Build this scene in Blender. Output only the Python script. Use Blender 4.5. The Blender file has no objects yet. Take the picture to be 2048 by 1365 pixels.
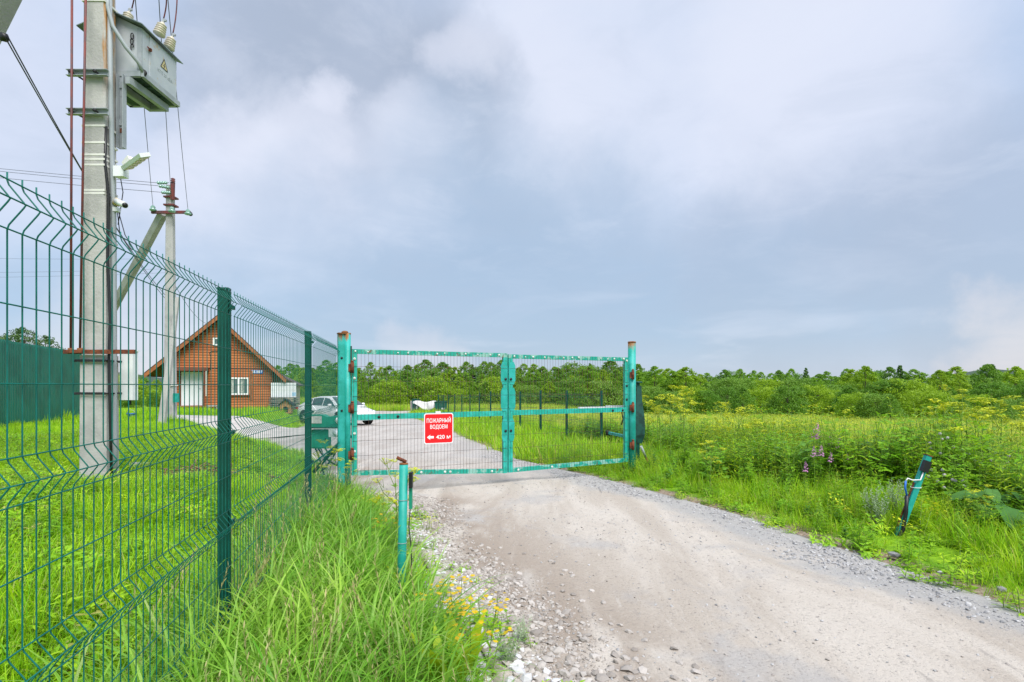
import bpy, math, random
import numpy as np
from mathutils import Vector, Matrix

random.seed(7)
rng = np.random.default_rng(11)
scene = bpy.context.scene
COL = scene.collection
R = math.radians
FPX = 1110.0            # focal length in pixels of the 2048 px wide photograph
HORIZON = 772.0
EYE = 1.5

# ------------------------------------------------------------------ camera
cam_data = bpy.data.cameras.new('camera')
cam_data.sensor_width = 36.0
cam_data.lens = 36.0 * FPX / 2048.0
cam_data.shift_y = (HORIZON - 682.5) / 2048.0
cam_data.clip_start = 0.05
cam_data.clip_end = 6000
cam = bpy.data.objects.new('camera', cam_data)
cam.location = (0, 0, EYE)
cam.rotation_euler = (R(90), 0, 0)
COL.objects.link(cam)
scene.camera = cam

# ------------------------------------------------------------------ view + sun
scene.view_settings.view_transform = 'Standard'
scene.view_settings.look = 'None'
scene.view_settings.gamma = 1.0
scene.view_settings.use_curve_mapping = False
EXPOSURE = 1.8
scene.view_settings.exposure = EXPOSURE
SUN_EL, SUN_AZ = 55.0, 152.0      # azimuth clockwise from +Y: behind the camera, to its right
sd = bpy.data.lights.new('sun', 'SUN')
sd.energy = 1.5
sd.angle = R(45)
sd.color = (1.0, 0.96, 0.90)
sun = bpy.data.objects.new('sun', sd)
to_sun = Vector((math.sin(R(SUN_AZ)) * math.cos(R(SUN_EL)), math.cos(R(SUN_AZ)) * math.cos(R(SUN_EL)), math.sin(R(SUN_EL))))
sun.rotation_euler = to_sun.to_track_quat('Z', 'Y').to_euler()
COL.objects.link(sun)
scene.cycles.max_bounces = 6
scene.cycles.transparent_max_bounces = 8


def direction(px, py):
    return Vector(((px - 1024) / FPX, 1.0, (HORIZON - py) / FPX)).normalized()


# ------------------------------------------------------------------ sky
class NT:
    """small helper to wire shader nodes"""
    def __init__(self, tree):
        self.t = tree

    def node(self, typ, **kw):
        n = self.t.nodes.new(typ)
        for k, v in kw.items():
            setattr(n, k, v)
        return n

    def put(self, sock, v):
        if isinstance(v, bpy.types.NodeSocket):
            self.t.links.new(v, sock)
        elif v is not None:
            sock.default_value = v

    def math(self, op, a, b=None, c=None, clamp=False):
        n = self.node('ShaderNodeMath', operation=op, use_clamp=clamp)
        for i, v in enumerate((a, b, c)):
            if v is not None:
                self.put(n.inputs[i], v)
        return n.outputs[0]

    def vmath(self, op, a, b=None, scale=None):
        n = self.node('ShaderNodeVectorMath', operation=op)
        self.put(n.inputs[0], a)
        if b is not None:
            self.put(n.inputs[1], b)
        if scale is not None:
            self.put(n.inputs['Scale'], scale)
        return n.outputs['Value'] if op in ('DOT_PRODUCT', 'LENGTH') else n.outputs[0]

    def noise(self, vec, scale, detail=4, rough=0.55, color=False, dist=0.0):
        n = self.node('ShaderNodeTexNoise')
        if vec is not None:
            self.put(n.inputs['Vector'], vec)
        n.inputs['Scale'].default_value = scale
        n.inputs['Detail'].default_value = detail
        n.inputs['Roughness'].default_value = rough
        n.inputs['Distortion'].default_value = dist
        return n.outputs['Color' if color else 'Fac']

    def ramp(self, fac, lo, hi, smooth=True):
        n = self.node('ShaderNodeMapRange')
        n.interpolation_type = 'SMOOTHSTEP' if smooth else 'LINEAR'
        self.put(n.inputs['Value'], fac)
        self.put(n.inputs['From Min'], lo)
        self.put(n.inputs['From Max'], hi)
        return n.outputs[0]

    def mix(self, fac, a, b, mode='MIX'):
        n = self.node('ShaderNodeMix', data_type='RGBA', blend_type=mode)
        self.put(n.inputs[0], fac)
        for s, v in ((n.inputs[6], a), (n.inputs[7], b)):
            if isinstance(v, tuple) and len(v) == 3:
                v = (*v, 1)
            self.put(s, v)
        return n.outputs[2]


world = bpy.data.worlds.new('World')
scene.world = world
world.use_nodes = True
wt = world.node_tree
wt.nodes.clear()
W = NT(wt)
tc = W.node('ShaderNodeTexCoord')
d0 = W.vmath('NORMALIZE', tc.outputs['Generated'])
sep = W.node('ShaderNodeSeparateXYZ')
wt.links.new(d0, sep.inputs[0])
elev = sep.outputs[2]
# cloud sheet: the view direction met with a layer overhead, so the clouds shrink towards the horizon
over = W.math('ADD', W.math('MAXIMUM', elev, 0.0), 0.16)
pl = W.node('ShaderNodeCombineXYZ')
W.put(pl.inputs[0], W.math('DIVIDE', sep.outputs[0], over))
W.put(pl.inputs[1], W.math('DIVIDE', sep.outputs[1], over))
sheet = pl.outputs[0]
n_big = W.noise(sheet, 0.9, 6, 0.5, dist=0.4)
n_fine = W.noise(sheet, 2.6, 9, 0.62, dist=0.5)
# warp the direction a little, so that the large cloud masses get ragged outlines
wob = W.vmath('SUBTRACT', W.noise(d0, 3.2, 8, 0.58, color=True), (0.5, 0.5, 0.5))
dw = W.vmath('NORMALIZE', W.vmath('ADD', d0, W.vmath('SCALE', wob, scale=0.34)))
base = W.mix(W.ramp(elev, 0.00, 0.10), (0.57, 0.64, 0.775), (0.405, 0.54, 0.72))
base = W.mix(W.ramp(elev, 0.12, 0.34), base, (0.505, 0.615, 0.81))
base = W.mix(W.ramp(elev, 0.36, 0.62), base, (0.57, 0.685, 0.90))


def mass(col, px, py, inner, outer, amount, tint):
    c = direction(px, py)
    dot = W.vmath('DOT_PRODUCT', dw, tuple(c))
    f = W.ramp(dot, math.cos(R(outer)), math.cos(R(inner)))
    return W.mix(W.math('MULTIPLY', f, amount), col, tint)


LIGHT, PALE, DARK, BLUE = (0.80, 0.825, 0.94), (0.70, 0.755, 0.89), (0.41, 0.475, 0.595), (0.385, 0.50, 0.655)
col = base
col = mass(col, 1250, 120, 4, 24, 0.75, PALE)
col = mass(col, 1640, 110, 3, 16, 0.70, LIGHT)
col = mass(col, 1080, 200, 2, 13, 0.60, LIGHT)
col = mass(col, 650, 330, 2, 15, 0.75, LIGHT)
col = mass(col, 60, 170, 2, 13, 0.60, LIGHT)
col = mass(col, 420, 420, 2, 9, 0.45, LIGHT)
col = mass(col, 700, 110, 4, 14, 0.85, DARK)
col = mass(col, 900, 220, 2, 9, 0.85, DARK)
col = mass(col, 530, 60, 2, 10, 0.70, DARK)
col = mass(col, 655, 180, 0.5, 3.2, 0.65, LIGHT)
col = mass(col, 590, 285, 1, 7, 0.70, LIGHT)
col = mass(col, 835, 330, 1, 7, 0.80, LIGHT)
col = mass(col, 940, 130, 0.5, 4, 0.55, LIGHT)
col = mass(col, 440, 330, 1, 7, 0.65, LIGHT)
col = mass(col, 1000, 600, 5, 22, 0.90, BLUE)
col = mass(col, 1450, 640, 3, 14, 0.55, BLUE)
col = mass(col, 560, 560, 3, 13, 0.50, BLUE)
col = mass(col, 1960, 470, 3, 13, 0.60, DARK)
col = mass(col, 1580, 560, 3, 14, 0.40, DARK)
col = mass(col, 1985, 675, 0.8, 4.4, 0.55, (0.80, 0.74, 0.75))
col = mass(col, 250, 700, 2, 9, 0.60, (0.72, 0.71, 0.78))
col = mass(col, 880, 692, 0.5, 4.5, 0.55, (0.66, 0.66, 0.75))
# broken light and shade of the cloud sheet everywhere
col = W.mix(W.math('MULTIPLY', W.ramp(n_big, 0.50, 0.72), 0.30), col, (0.76, 0.80, 0.92))
col = W.mix(W.math('MULTIPLY', W.ramp(n_big, 0.50, 0.30), 0.22), col, (0.41, 0.49, 0.63))
col = W.mix(W.math('MULTIPLY', W.ramp(n_fine, 0.47, 0.70), W.math('MULTIPLY', W.ramp(elev, 0.08, 0.40), 0.26)), col, (0.80, 0.84, 0.95))
col = W.mix(W.math('MULTIPLY', W.ramp(n_fine, 0.50, 0.30), 0.18), col, (0.44, 0.52, 0.65))
sky = W.node('ShaderNodeTexSky', sky_type='NISHITA', sun_disc=False)
sky.sun_elevation = R(SUN_EL)
sky.sun_rotation = R(SUN_AZ)
sky.altitude = 100
bg = W.node('ShaderNodeBackground')
bg.inputs['Strength'].default_value = 0.10
# cloud colours above are as seen; bring them to the sky's own scale (strength 0.1, the exposure)
cloud = W.vmath('SCALE', col, scale=10.4 / 2 ** EXPOSURE)
mx = W.mix(0.94, sky.outputs['Color'], cloud)
wt.links.new(mx, bg.inputs['Color'])
wo = W.node('ShaderNodeOutputWorld')
wt.links.new(bg.outputs[0], wo.inputs[0])


# ------------------------------------------------------------------ materials
def mat(name, rgb, rough=0.6, metal=0.0, var=0.0, scale=6.0, rgb2=None, bump=0.0, bscale=40.0, spec=0.4,
        rust=0.0, rustscale=5.0, island=0.0, lo=0.42, hi=0.62, detail=5, rustcol=(0.16, 0.055, 0.018)):
    m = bpy.data.materials.new(name)
    m.use_nodes = True
    t = m.node_tree
    N = NT(t)
    b = t.nodes['Principled BSDF']
    b.inputs['Roughness'].default_value = rough
    b.inputs['Metallic'].default_value = metal
    b.inputs['Specular IOR Level'].default_value = spec
    obj = N.node('ShaderNodeTexCoord').outputs['Object']
    geo = N.node('ShaderNodeNewGeometry')
    pos = geo.outputs['Position']
    c = (*rgb, 1)
    if rgb2 is not None or var:
        if rgb2 is None:
            rgb2 = tuple(x * (1 - var) for x in rgb)
        c = N.mix(N.ramp(N.noise(pos, scale, detail), lo, hi), rgb, rgb2)
    if island:
        k = N.ramp(geo.outputs['Random Per Island'], 0, 1, False)
        c = N.mix(N.math('MULTIPLY', k, island), c, tuple(x * 0.45 for x in rgb))
    if rust:
        f = N.ramp(N.noise(pos, rustscale, 9, 0.7), 0.68 - rust * 0.3, 0.74 - rust * 0.3)
        c = N.mix(f, c, rustcol)
    if isinstance(c, tuple):
        b.inputs['Base Color'].default_value = c
    else:
        t.links.new(c, b.inputs['Base Color'])
    if bump:
        bp = N.node('ShaderNodeBump')
        bp.inputs['Strength'].default_value = bump
        bp.inputs['Distance'].default_value = 0.02
        t.links.new(N.noise(pos, bscale, 6, 0.6), bp.inputs['Height'])
        t.links.new(bp.outputs[0], b.inputs['Normal'])
    return m


def leaf_mat(name, a, b, dry=None, trans=0.35, per='instance', rough=0.5, spec=0.3):
    """thin leaf: colour differs from plant to plant and from leaf to leaf"""
    m = bpy.data.materials.new(name)
    m.use_nodes = True
    t = m.node_tree
    N = NT(t)
    p = t.nodes['Principled BSDF']
    p.inputs['Roughness'].default_value = rough
    p.inputs['Specular IOR Level'].default_value = spec
    info = N.node('ShaderNodeObjectInfo').outputs['Random']
    isl = N.node('ShaderNodeNewGeometry').outputs['Random Per Island']
    f = N.math('ADD', N.math('MULTIPLY', info, 0.5), N.math('MULTIPLY', isl, 0.5))
    c = N.mix(N.ramp(f, 0.12, 0.88, False), a, b)
    if dry is not None:
        k = N.math('FRACT', N.math('ADD', N.math('MULTIPLY', isl, 7.3), info))
        c = N.mix(N.ramp(k, 0.86, 0.93), c, dry)
    pos = N.node('ShaderNodeNewGeometry').outputs['Position']
    nz = N.noise(pos, 0.9, 5, 0.65)
    c = N.mix(N.math('MULTIPLY', N.ramp(nz, 0.50, 0.36), 0.38), c, tuple(x * 0.55 for x in a))
    c = N.mix(N.math('MULTIPLY', N.ramp(nz, 0.54, 0.68), 0.45), c, (b[0] * 1.25, b[1] * 1.08, b[2]))
    t.links.new(c, p.inputs['Base Color'])
    tr = N.node('ShaderNodeBsdfTranslucent')
    t.links.new(N.mix(0.35, c, tuple(min(1, x * 1.6) for x in b)), tr.inputs['Color'])
    mixs = N.node('ShaderNodeMixShader')
    mixs.inputs[0].default_value = trans
    t.links.new(p.outputs[0], mixs.inputs[1])
    t.links.new(tr.outputs[0], mixs.inputs[2])
    t.links.new(mixs.outputs[0], t.nodes['Material Output'].inputs['Surface'])
    return m


def glass_mat(name, rgb=(0.03, 0.04, 0.045), rough=0.06):
    m = mat(name, rgb, rough=rough, spec=0.7)
    return m


# ------------------------------------------------------------------ mesh builder
class MB:
    def __init__(self):
        self.v, self.f, self.s = [], [], []

    def add(self, verts, faces, smooth=False):
        o = len(self.v)
        self.v.extend(tuple(map(float, p)) for p in verts)
        for f in faces:
            self.f.append(tuple(i + o for i in f))
            self.s.append(smooth)
        return self

    def box(self, c, size, rot=None, taper=1.0):
        x, y, z = (s / 2 for s in size)
        vs = [Vector((sx * x * (taper if sz > 0 else 1), sy * y * (taper if sz > 0 else 1), sz * z)) for sz in (-1, 1) for sy in (-1, 1) for sx in (-1, 1)]
        if rot is not None:
            vs = [rot @ v for v in vs]
        c = Vector(c)
        return self.add([v + c for v in vs], [(0, 2, 3, 1), (4, 5, 7, 6), (0, 1, 5, 4), (2, 6, 7, 3), (0, 4, 6, 2), (1, 3, 7, 5)])

    def beam(self, a, b, w, h, up=(0, 0, 1)):
        """square bar from a to b"""
        a, b = Vector(a), Vector(b)
        d = (b - a)
        L = d.length
        d.normalize()
        u = Vector(up)
        if abs(d.dot(u)) > 0.98:
            u = Vector((0, 1, 0))
        s = d.cross(u).normalized()
        n = s.cross(d).normalized()
        vs = []
        for p in (a, b):
            for i, j in ((-1, -1), (1, -1), (1, 1), (-1, 1)):
                vs.append(p + s * (i * w / 2) + n * (j * h / 2))
        return self.add(vs, [(0, 3, 2, 1), (4, 5, 6, 7), (0, 1, 5, 4), (1, 2, 6, 5), (2, 3, 7, 6), (3, 0, 4, 7)])

    def tube(self, pts, r, n=8, caps=True, smooth=True):
        pts = [Vector(p) for p in pts]
        rs = r if isinstance(r, (list, tuple)) else [r] * len(pts)
        vs, fs = [], []
        ref = None
        for i, p in enumerate(pts):
            a = pts[max(0, i - 1)]
            b = pts[min(len(pts) - 1, i + 1)]
            d = (b - a).normalized()
            if ref is None:
                ref = Vector((0, 0, 1)) if abs(d.z) < 0.9 else Vector((1, 0, 0))
            s = d.cross(ref)
            if s.length < 1e-5:
                s = d.orthogonal()
            s.normalize()
            ref = s.cross(d).normalized()
            for k in range(n):
                t = 2 * math.pi * k / n
                vs.append(p + (s * math.cos(t) + ref * math.sin(t)) * rs[i])
        for i in range(len(pts) - 1):
            for k in range(n):
                k2 = (k + 1) % n
                fs.append((i * n + k, i * n + k2, (i + 1) * n + k2, (i + 1) * n + k))
        self.add(vs, fs, smooth)
        if caps:
            o = len(self.v) - len(vs)
            self.f.append(tuple(o + k for k in reversed(range(n))))
            self.f.append(tuple(o + (len(pts) - 1) * n + k for k in range(n)))
            self.s += [False, False]
        return self

    def lathe(self, prof, origin=(0, 0, 0), axis=(0, 0, 1), n=16, smooth=True):
        ax = Vector(axis).normalized()
        s = ax.orthogonal().normalized()
        t = ax.cross(s)
        o = Vector(origin)
        vs, fs = [], []
        for r, h in prof:
            for k in range(n):
                a = 2 * math.pi * k / n
                vs.append(o + ax * h + (s * math.cos(a) + t * math.sin(a)) * r)
        for i in range(len(prof) - 1):
            for k in range(n):
                k2 = (k + 1) % n
                fs.append((i * n + k, i * n + k2, (i + 1) * n + k2, (i + 1) * n + k))
        fs.append(tuple(range(n - 1, -1, -1)))
        fs.append(tuple((len(prof) - 1) * n + k for k in range(n)))
        return self.add(vs, fs, smooth)

    def prism(self, poly, a, b):
        """polygon given as 3D points at a, swept by vector b"""
        n = len(poly)
        p0 = [Vector(p) + Vector(a) for p in poly]
        p1 = [p + Vector(b) for p in p0]
        return self.add(p0 + p1, [tuple(range(n - 1, -1, -1)), tuple(range(n, 2 * n))] + [(i, (i + 1) % n, n + (i + 1) % n, n + i) for i in range(n)])

    def data(self, name, m):
        me = bpy.data.meshes.new(name)
        me.from_pydata(self.v, [], self.f)
        me.polygons.foreach_set('use_smooth', self.s)
        if m is not None:
            me.materials.append(m)
        me.update()
        return me

    def build(self, name, m, parent=None, origin=(0, 0, 0)):
        """link as ONE mesh object; origin is taken off the coordinates when they were given in world space"""
        if any(origin):
            o = Vector(origin)
            self.v = [tuple(Vector(p) - o) for p in self.v]
        ob = bpy.data.objects.new(name, self.data(name, m))
        COL.objects.link(ob)
        if parent is not None:
            ob.parent = parent
        elif any(origin):
            ob.location = origin
        return ob


def tag(o, label=None, cat=None, group=None, kind=None):
    for k, v in (('label', label), ('category', cat), ('group', group), ('kind', kind)):
        if v:
            o[k] = v
    return o


def empty(name, loc, label, cat, group=None, rz=0.0):
    o = bpy.data.objects.new(name, None)
    o.empty_display_size = 0.1
    o.location = loc
    o.rotation_euler = (0, 0, rz)
    COL.objects.link(o)
    return tag(o, label, cat, group)


def shared(name, data, parent, loc=(0, 0, 0), rot=(0, 0, 0), scale=(1, 1, 1)):
    o = bpy.data.objects.new(name, data)
    o.location, o.rotation_euler, o.scale = loc, rot, scale
    COL.objects.link(o)
    o.parent = parent
    return o


def copy_tree(o, parent=None, kids=None):
    if kids is None:
        kids = {}
        for x in scene.objects:
            if x.parent is not None:
                kids.setdefault(x.parent.name, []).append(x)
    c = o.copy()
    COL.objects.link(c)
    c.parent = parent
    for ch in kids.get(o.name, ()):
        copy_tree(ch, c, kids)
    return c


def at(px, py, Y):
    return Vector(((px - 1024) / FPX * Y, Y, EYE + (HORIZON - py) / FPX * Y))


def sm(t):
    t = np.clip(t, 0, 1)
    return t * t * (3 - 2 * t)


# ------------------------------------------------------------------ layout of the ground
FD = Vector((-0.1748, 0.9846, 0))          # along the mesh fence
FN = Vector((0.9846, 0.1748, 0))           # its normal, towards the road
XR = np.array([(-4, 4.9), (0, 4.3), (2, 3.85), (3.675, 3.39), (4.46, 3.12), (6.2, 2.66), (7.8, 1.94), (9.9, 0.86), (11.6, 0.06),
               (16.4, -1.1), (24.8, -3.2), (37.9, -7.0), (46, -8.4), (56, -9)])
XL = np.array([(-4, 1.1), (0, 0.55), (2, 0.2), (2.81, -0.035), (3.8, -0.41), (5.24, -0.92), (7.3, -1.62), (7.6, -2.3), (13.5, -5.3),
               (17.3, -8.2), (23.5, -9.0), (26, -9.8), (30, -11.6), (33, -11.8), (40, -13), (56, -18)])


def xr(y):
    return np.interp(y, XR[:, 0], XR[:, 1])


def xl(y):
    return np.interp(y, XL[:, 0], XL[:, 1])


def fence_x(y):
    return -1.614 - 0.1775 * (np.asarray(y, float) - 3.11)


def gz(x, y):
    x = np.asarray(x, float)
    y = np.asarray(y, float)
    z = -0.0225 * np.clip(y - 9, 0, 70)
    z = z - 0.012 * np.clip(x - 6, 0, 60) * sm(y / 10) - 0.014 * np.clip(y - 12, 0, 60) * sm((x - 3) / 8)
    xb = np.where(y < 7.5, fence_x(y), xl(y))
    dl = xb - x - 0.1
    w = sm(dl / 2.2)
    zl = np.interp(y, [-5, 20, 30, 40, 80], [0.33, 0.33, 0.06, 0.0, -1.0])
    z = z * (1 - w) + zl * w
    # gentle unevenness off the road
    u = 0.035 * np.sin(x * 1.3 + 0.6 * y) + 0.03 * np.sin(y * 1.7 - 0.8 * x) + 0.05 * np.sin(0.31 * x + 0.5) * np.sin(0.27 * y)
    off = np.maximum(sm(dl / 1.5), sm((x - xr(y) - 0.2) / 1.5))
    z = z + u * off
    # right-hand verge: a shallow rise under the weeds
    z = z + 0.10 * sm((x - xr(y) - 0.5) / 2.0) * sm((16 - y) / 8)
    return z


def g1(x, y):
    return float(gz(x, y))


PATH = [(-12.9, 20.9), (-11.5, 18.2), (-9.1, 17.2), (-7.9, 17.0), (-7.0, 19.5), (-8.6, 23.6), (-10.4, 22.1)]


def in_poly(x, y, poly):
    inside = np.zeros(np.shape(x), bool)
    n = len(poly)
    for i in range(n):
        x1, y1 = poly[i]
        x2, y2 = poly[(i + 1) % n]
        c = ((y1 > y) != (y2 > y)) & (x < (x2 - x1) * (y - y1) / (y2 - y1 + 1e-12) + x1)
        inside ^= c
    return inside


def on_road(x, y, pad=0.0):
    wob = 0.10 * np.sin(y * 3.1) + 0.07 * np.sin(y * 7.7 + 1.0)
    road = (x > xl(y) - pad + wob) & (x < xr(y) + pad + wob) & (y < 55)
    return road | in_poly(x, y, PATH)
# ------------------------------------------------------------------ ground, road, yard path, far hills
def sheet(name, xs, ys, m, zfun, keep=None):
    X, Y = np.meshgrid(xs, ys)
    Z = zfun(X, Y)
    n, k = X.shape
    v = np.stack([X.ravel(), Y.ravel(), Z.ravel()], 1)
    i = np.arange((n - 1) * k).reshape(n - 1, k)[:, :-1].ravel()
    f = np.stack([i, i + 1, i + k + 1, i + k], 1)
    me = bpy.data.meshes.new(name)
    me.from_pydata(v.tolist(), [], f.tolist())
    me.polygons.foreach_set('use_smooth', np.ones(len(f), bool))
    me.materials.append(m)
    o = bpy.data.objects.new(name, me)
    COL.objects.link(o)
    return o


def ground_material():
    m = bpy.data.materials.new('ground soil and moss')
    m.use_nodes = True
    t = m.node_tree
    N = NT(t)
    p = t.nodes['Principled BSDF']
    pos = N.node('ShaderNodeNewGeometry').outputs['Position']
    n1 = N.noise(pos, 0.35, 6)
    n2 = N.noise(pos, 9.0, 8, 0.65)
    c = N.mix(N.ramp(n2, 0.35, 0.65), (0.10, 0.23, 0.010), (0.20, 0.36, 0.020))
    c = N.mix(N.ramp(n1, 0.50, 0.62), c, (0.19, 0.24, 0.03))
    c = N.mix(N.ramp(N.noise(pos, 2.2, 7, 0.6), 0.60, 0.70), c, (0.105, 0.075, 0.045))
    soil = N.node('ShaderNodeAttribute', attribute_name='soil').outputs['Fac']
    f = N.ramp(N.math('ADD', soil, N.math('MULTIPLY', N.math('SUBTRACT', n2, 0.5), 0.9)), 0.35, 0.65)
    c = N.mix(f, c, N.mix(N.ramp(N.noise(pos, 30, 6, 0.7), 0.4, 0.6), (0.17, 0.12, 0.085), (0.33, 0.27, 0.215)))
    t.links.new(c, p.inputs['Base Color'])
    p.inputs['Roughness'].default_value = 0.95
    p.inputs['Specular IOR Level'].default_value = 0.1
    b = N.node('ShaderNodeBump')
    b.inputs['Strength'].default_value = 0.6
    b.inputs['Distance'].default_value = 0.05
    t.links.new(n2, b.inputs['Height'])
    t.links.new(b.outputs[0], p.inputs['Normal'])
    return m


near_x = np.linspace(-26, 26, 209)
gx = np.concatenate([-np.geomspace(2600, 27, 40), near_x, np.geomspace(27, 2600, 40)])
gy = np.concatenate([[-40, -20, -12, -8], np.linspace(-5, 40, 181), np.geomspace(41, 2800, 60)])
ground = sheet('ground', gx, gy, ground_material(), gz)
_c = np.empty(len(ground.data.vertices) * 3)
ground.data.vertices.foreach_get('co', _c)
_c = _c.reshape(-1, 3)
_e = np.maximum(_c[:, 0] - xr(_c[:, 1]), 0) + np.maximum(xl(_c[:, 1]) - _c[:, 0], 0) * 2.5
_a = ground.data.attributes.new('soil', 'FLOAT', 'POINT')
_a.data.foreach_set('value', (sm(1 - _e / 0.75) * (_c[:, 1] < 40)).astype(np.float32))
tag(ground, 'mossy soil of the whole site under grass and weeds', 'ground', kind='structure')


def road_material():
    m = bpy.data.materials.new('crushed stone road')
    m.use_nodes = True
    t = m.node_tree
    N = NT(t)
    p = t.nodes['Principled BSDF']
    pos = N.node('ShaderNodeNewGeometry').outputs['Position']
    mp = N.node('ShaderNodeMapping')
    mp.inputs['Rotation'].default_value = (0, 0, R(-20))
    mp.inputs['Scale'].default_value = (1.0, 0.22, 1.0)
    t.links.new(pos, mp.inputs['Vector'])
    along = mp.outputs[0]
    e = N.node('ShaderNodeAttribute', attribute_name='across').outputs['Fac']
    far = N.node('ShaderNodeAttribute', attribute_name='yard').outputs['Fac']
    streak = N.noise(along, 1.6, 8, 0.62, dist=0.6)
    blot = N.noise(pos, 1.1, 8, 0.6, dist=0.3)
    grit = N.noise(pos, 60, 6, 0.75)
    grit2 = N.noise(pos, 17, 8, 0.7)
    c = N.mix(N.ramp(streak, 0.38, 0.62), (0.40, 0.352, 0.303), (0.495, 0.45, 0.40))
    c = N.mix(N.math('MULTIPLY', N.ramp(blot, 0.52, 0.66), 0.75), c, (0.36, 0.345, 0.335))
    # damp brown soil showing through on the inner, left part of the track
    lft = N.math('MULTIPLY', N.ramp(e, 0.46, 0.10), N.ramp(e, 0.0, 0.10))
    lft = N.math('MULTIPLY', lft, 0.85)
    f = N.math('MULTIPLY', lft, N.ramp(N.math('ADD', streak, N.math('MULTIPLY', blot, 0.6)), 0.90, 0.72))
    c = N.mix(N.math('MULTIPLY', f, 0.9), c, (0.23, 0.178, 0.138))
    # grey crushed stone along the right edge
    g = N.ramp(N.math('ADD', e, N.math('MULTIPLY', N.math('SUBTRACT', blot, 0.5), 0.5)), 0.74, 0.90)
    c = N.mix(N.math('MULTIPLY', g, 0.85), c, (0.33, 0.325, 0.32))
    c = N.mix(N.math('MULTIPLY', far, 0.75), c, N.mix(N.ramp(streak, 0.4, 0.6), (0.365, 0.34, 0.32), (0.425, 0.40, 0.38)))
    # speckle of small chips
    c = N.mix(N.math('MULTIPLY', N.ramp(grit, 0.56, 0.66), 0.35), c, (0.53, 0.51, 0.485))
    c = N.mix(N.math('MULTIPLY', N.ramp(grit, 0.45, 0.34), 0.65), c, (0.20, 0.18, 0.165))
    c = N.mix(N.math('MULTIPLY', N.ramp(grit2, 0.42, 0.30), 0.60), c, (0.24, 0.21, 0.19))
    g3 = N.noise(along, 12, 10, 0.78)
    c = N.mix(N.math('MULTIPLY', N.ramp(g3, 0.43, 0.33), 0.60), c, (0.27, 0.245, 0.225))
    c = N.mix(N.math('MULTIPLY', N.ramp(g3, 0.57, 0.68), 0.45), c, (0.53, 0.50, 0.46))
    g4 = N.noise(pos, 34, 8, 0.75)
    c = N.mix(N.math('MULTIPLY', N.ramp(g4, 0.42, 0.35), 0.65), c, (0.19, 0.175, 0.165))
    t.links.new(c, p.inputs['Base Color'])
    p.inputs['Roughness'].default_value = 0.95
    p.inputs['Specular IOR Level'].default_value = 0.15
    b = N.node('ShaderNodeBump')
    b.inputs['Strength'].default_value = 0.7
    b.inputs['Distance'].default_value = 0.03
    t.links.new(N.math('ADD', N.math('MULTIPLY', grit2, 0.6), N.math('MULTIPLY', grit, 0.4)), b.inputs['Height'])
    t.links.new(b.outputs[0], p.inputs['Normal'])
    return m


def road_z(x, y):
    ruts = 0.018 * np.sin(2.2 * (x + 0.35 * y)) + 0.012 * np.sin(1.1 * y + 2 * x) + 0.008 * np.sin(5 * x + 3.7 * y)
    return gz(x, y) + 0.03 + ruts * 0.7


def strip_mesh(name, ys, nx, m, lo, hi, zf):
    vs, ac, yd = [], [], []
    for y in ys:
        a, b = lo(y), hi(y)
        for k in range(nx):
            t = k / (nx - 1)
            x = a + (b - a) * t
            w = 0.12 * math.sin(3.1 * y) * (t > 0.99) + 0.10 * math.sin(4.3 * y + 1) * (t < 0.01)
            z = zf(x + w, y)
            if k in (0, nx - 1):
                z = gz(x + w, y) - 0.02
            vs.append((x + w, y, float(z)))
            ac.append(t)
            yd.append(float(sm((y - 9.0) / 4.0)))
    fs = []
    for i in range(len(ys) - 1):
        for k in range(nx - 1):
            j = i * nx + k
            fs.append((j, j + 1, j + nx + 1, j + nx))
    me = bpy.data.meshes.new(name)
    me.from_pydata(vs, [], fs)
    me.polygons.foreach_set('use_smooth', [True] * len(fs))
    for nm, dat in (('across', ac), ('yard', yd)):
        a = me.attributes.new(nm, 'FLOAT', 'POINT')
        a.data.foreach_set('value', dat)
    me.materials.append(m)
    o = bpy.data.objects.new(name, me)
    COL.objects.link(o)
    return o


M_road = road_material()
ys = np.concatenate([np.linspace(-4, 12, 129), np.linspace(12.3, 55, 110)])
road = strip_mesh('gravel_road', ys, 60, M_road, lambda y: float(xl(y)) - 0.10, lambda y: float(xr(y)) + 0.10, road_z)
tag(road, 'pale gravel road running under the gate and widening into the yard', 'road', kind='structure')

M_concrete_path = mat('path concrete', (0.40, 0.375, 0.35), 0.9, rgb2=(0.47, 0.44, 0.41), scale=2.0, bump=0.3)
pb = MB()
pc = np.array(PATH)
cen = pc.mean(0)
ring = [(cen[0], cen[1])]
vs = [(cen[0], cen[1], g1(*cen) + 0.07)]
nP = len(PATH)
for rr in (0.25, 0.5, 0.75, 1.0):
    for i in range(nP):
        for k in range(6):
            q = pc[i] * (1 - k / 6) + pc[(i + 1) % nP] * (k / 6)
            q = cen + (q - cen) * rr
            vs.append((q[0], q[1], g1(*q) + (0.07 if rr < 1 else 0.05)))
k = nP * 6
fs = [(0, 1 + i, 1 + (i + 1) % k) for i in range(k)]
for r_ in range(3):
    for i in range(k):
        a, b_ = 1 + r_ * k + i, 1 + r_ * k + (i + 1) % k
        fs.append((a, a + k, b_ + k, b_))
pb.add(vs, [tuple(reversed(f)) for f in fs])
path = pb.build('path', M_concrete_path)
tag(path, 'pale concrete path branching off the yard towards the wooden house', 'path', kind='structure')

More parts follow.
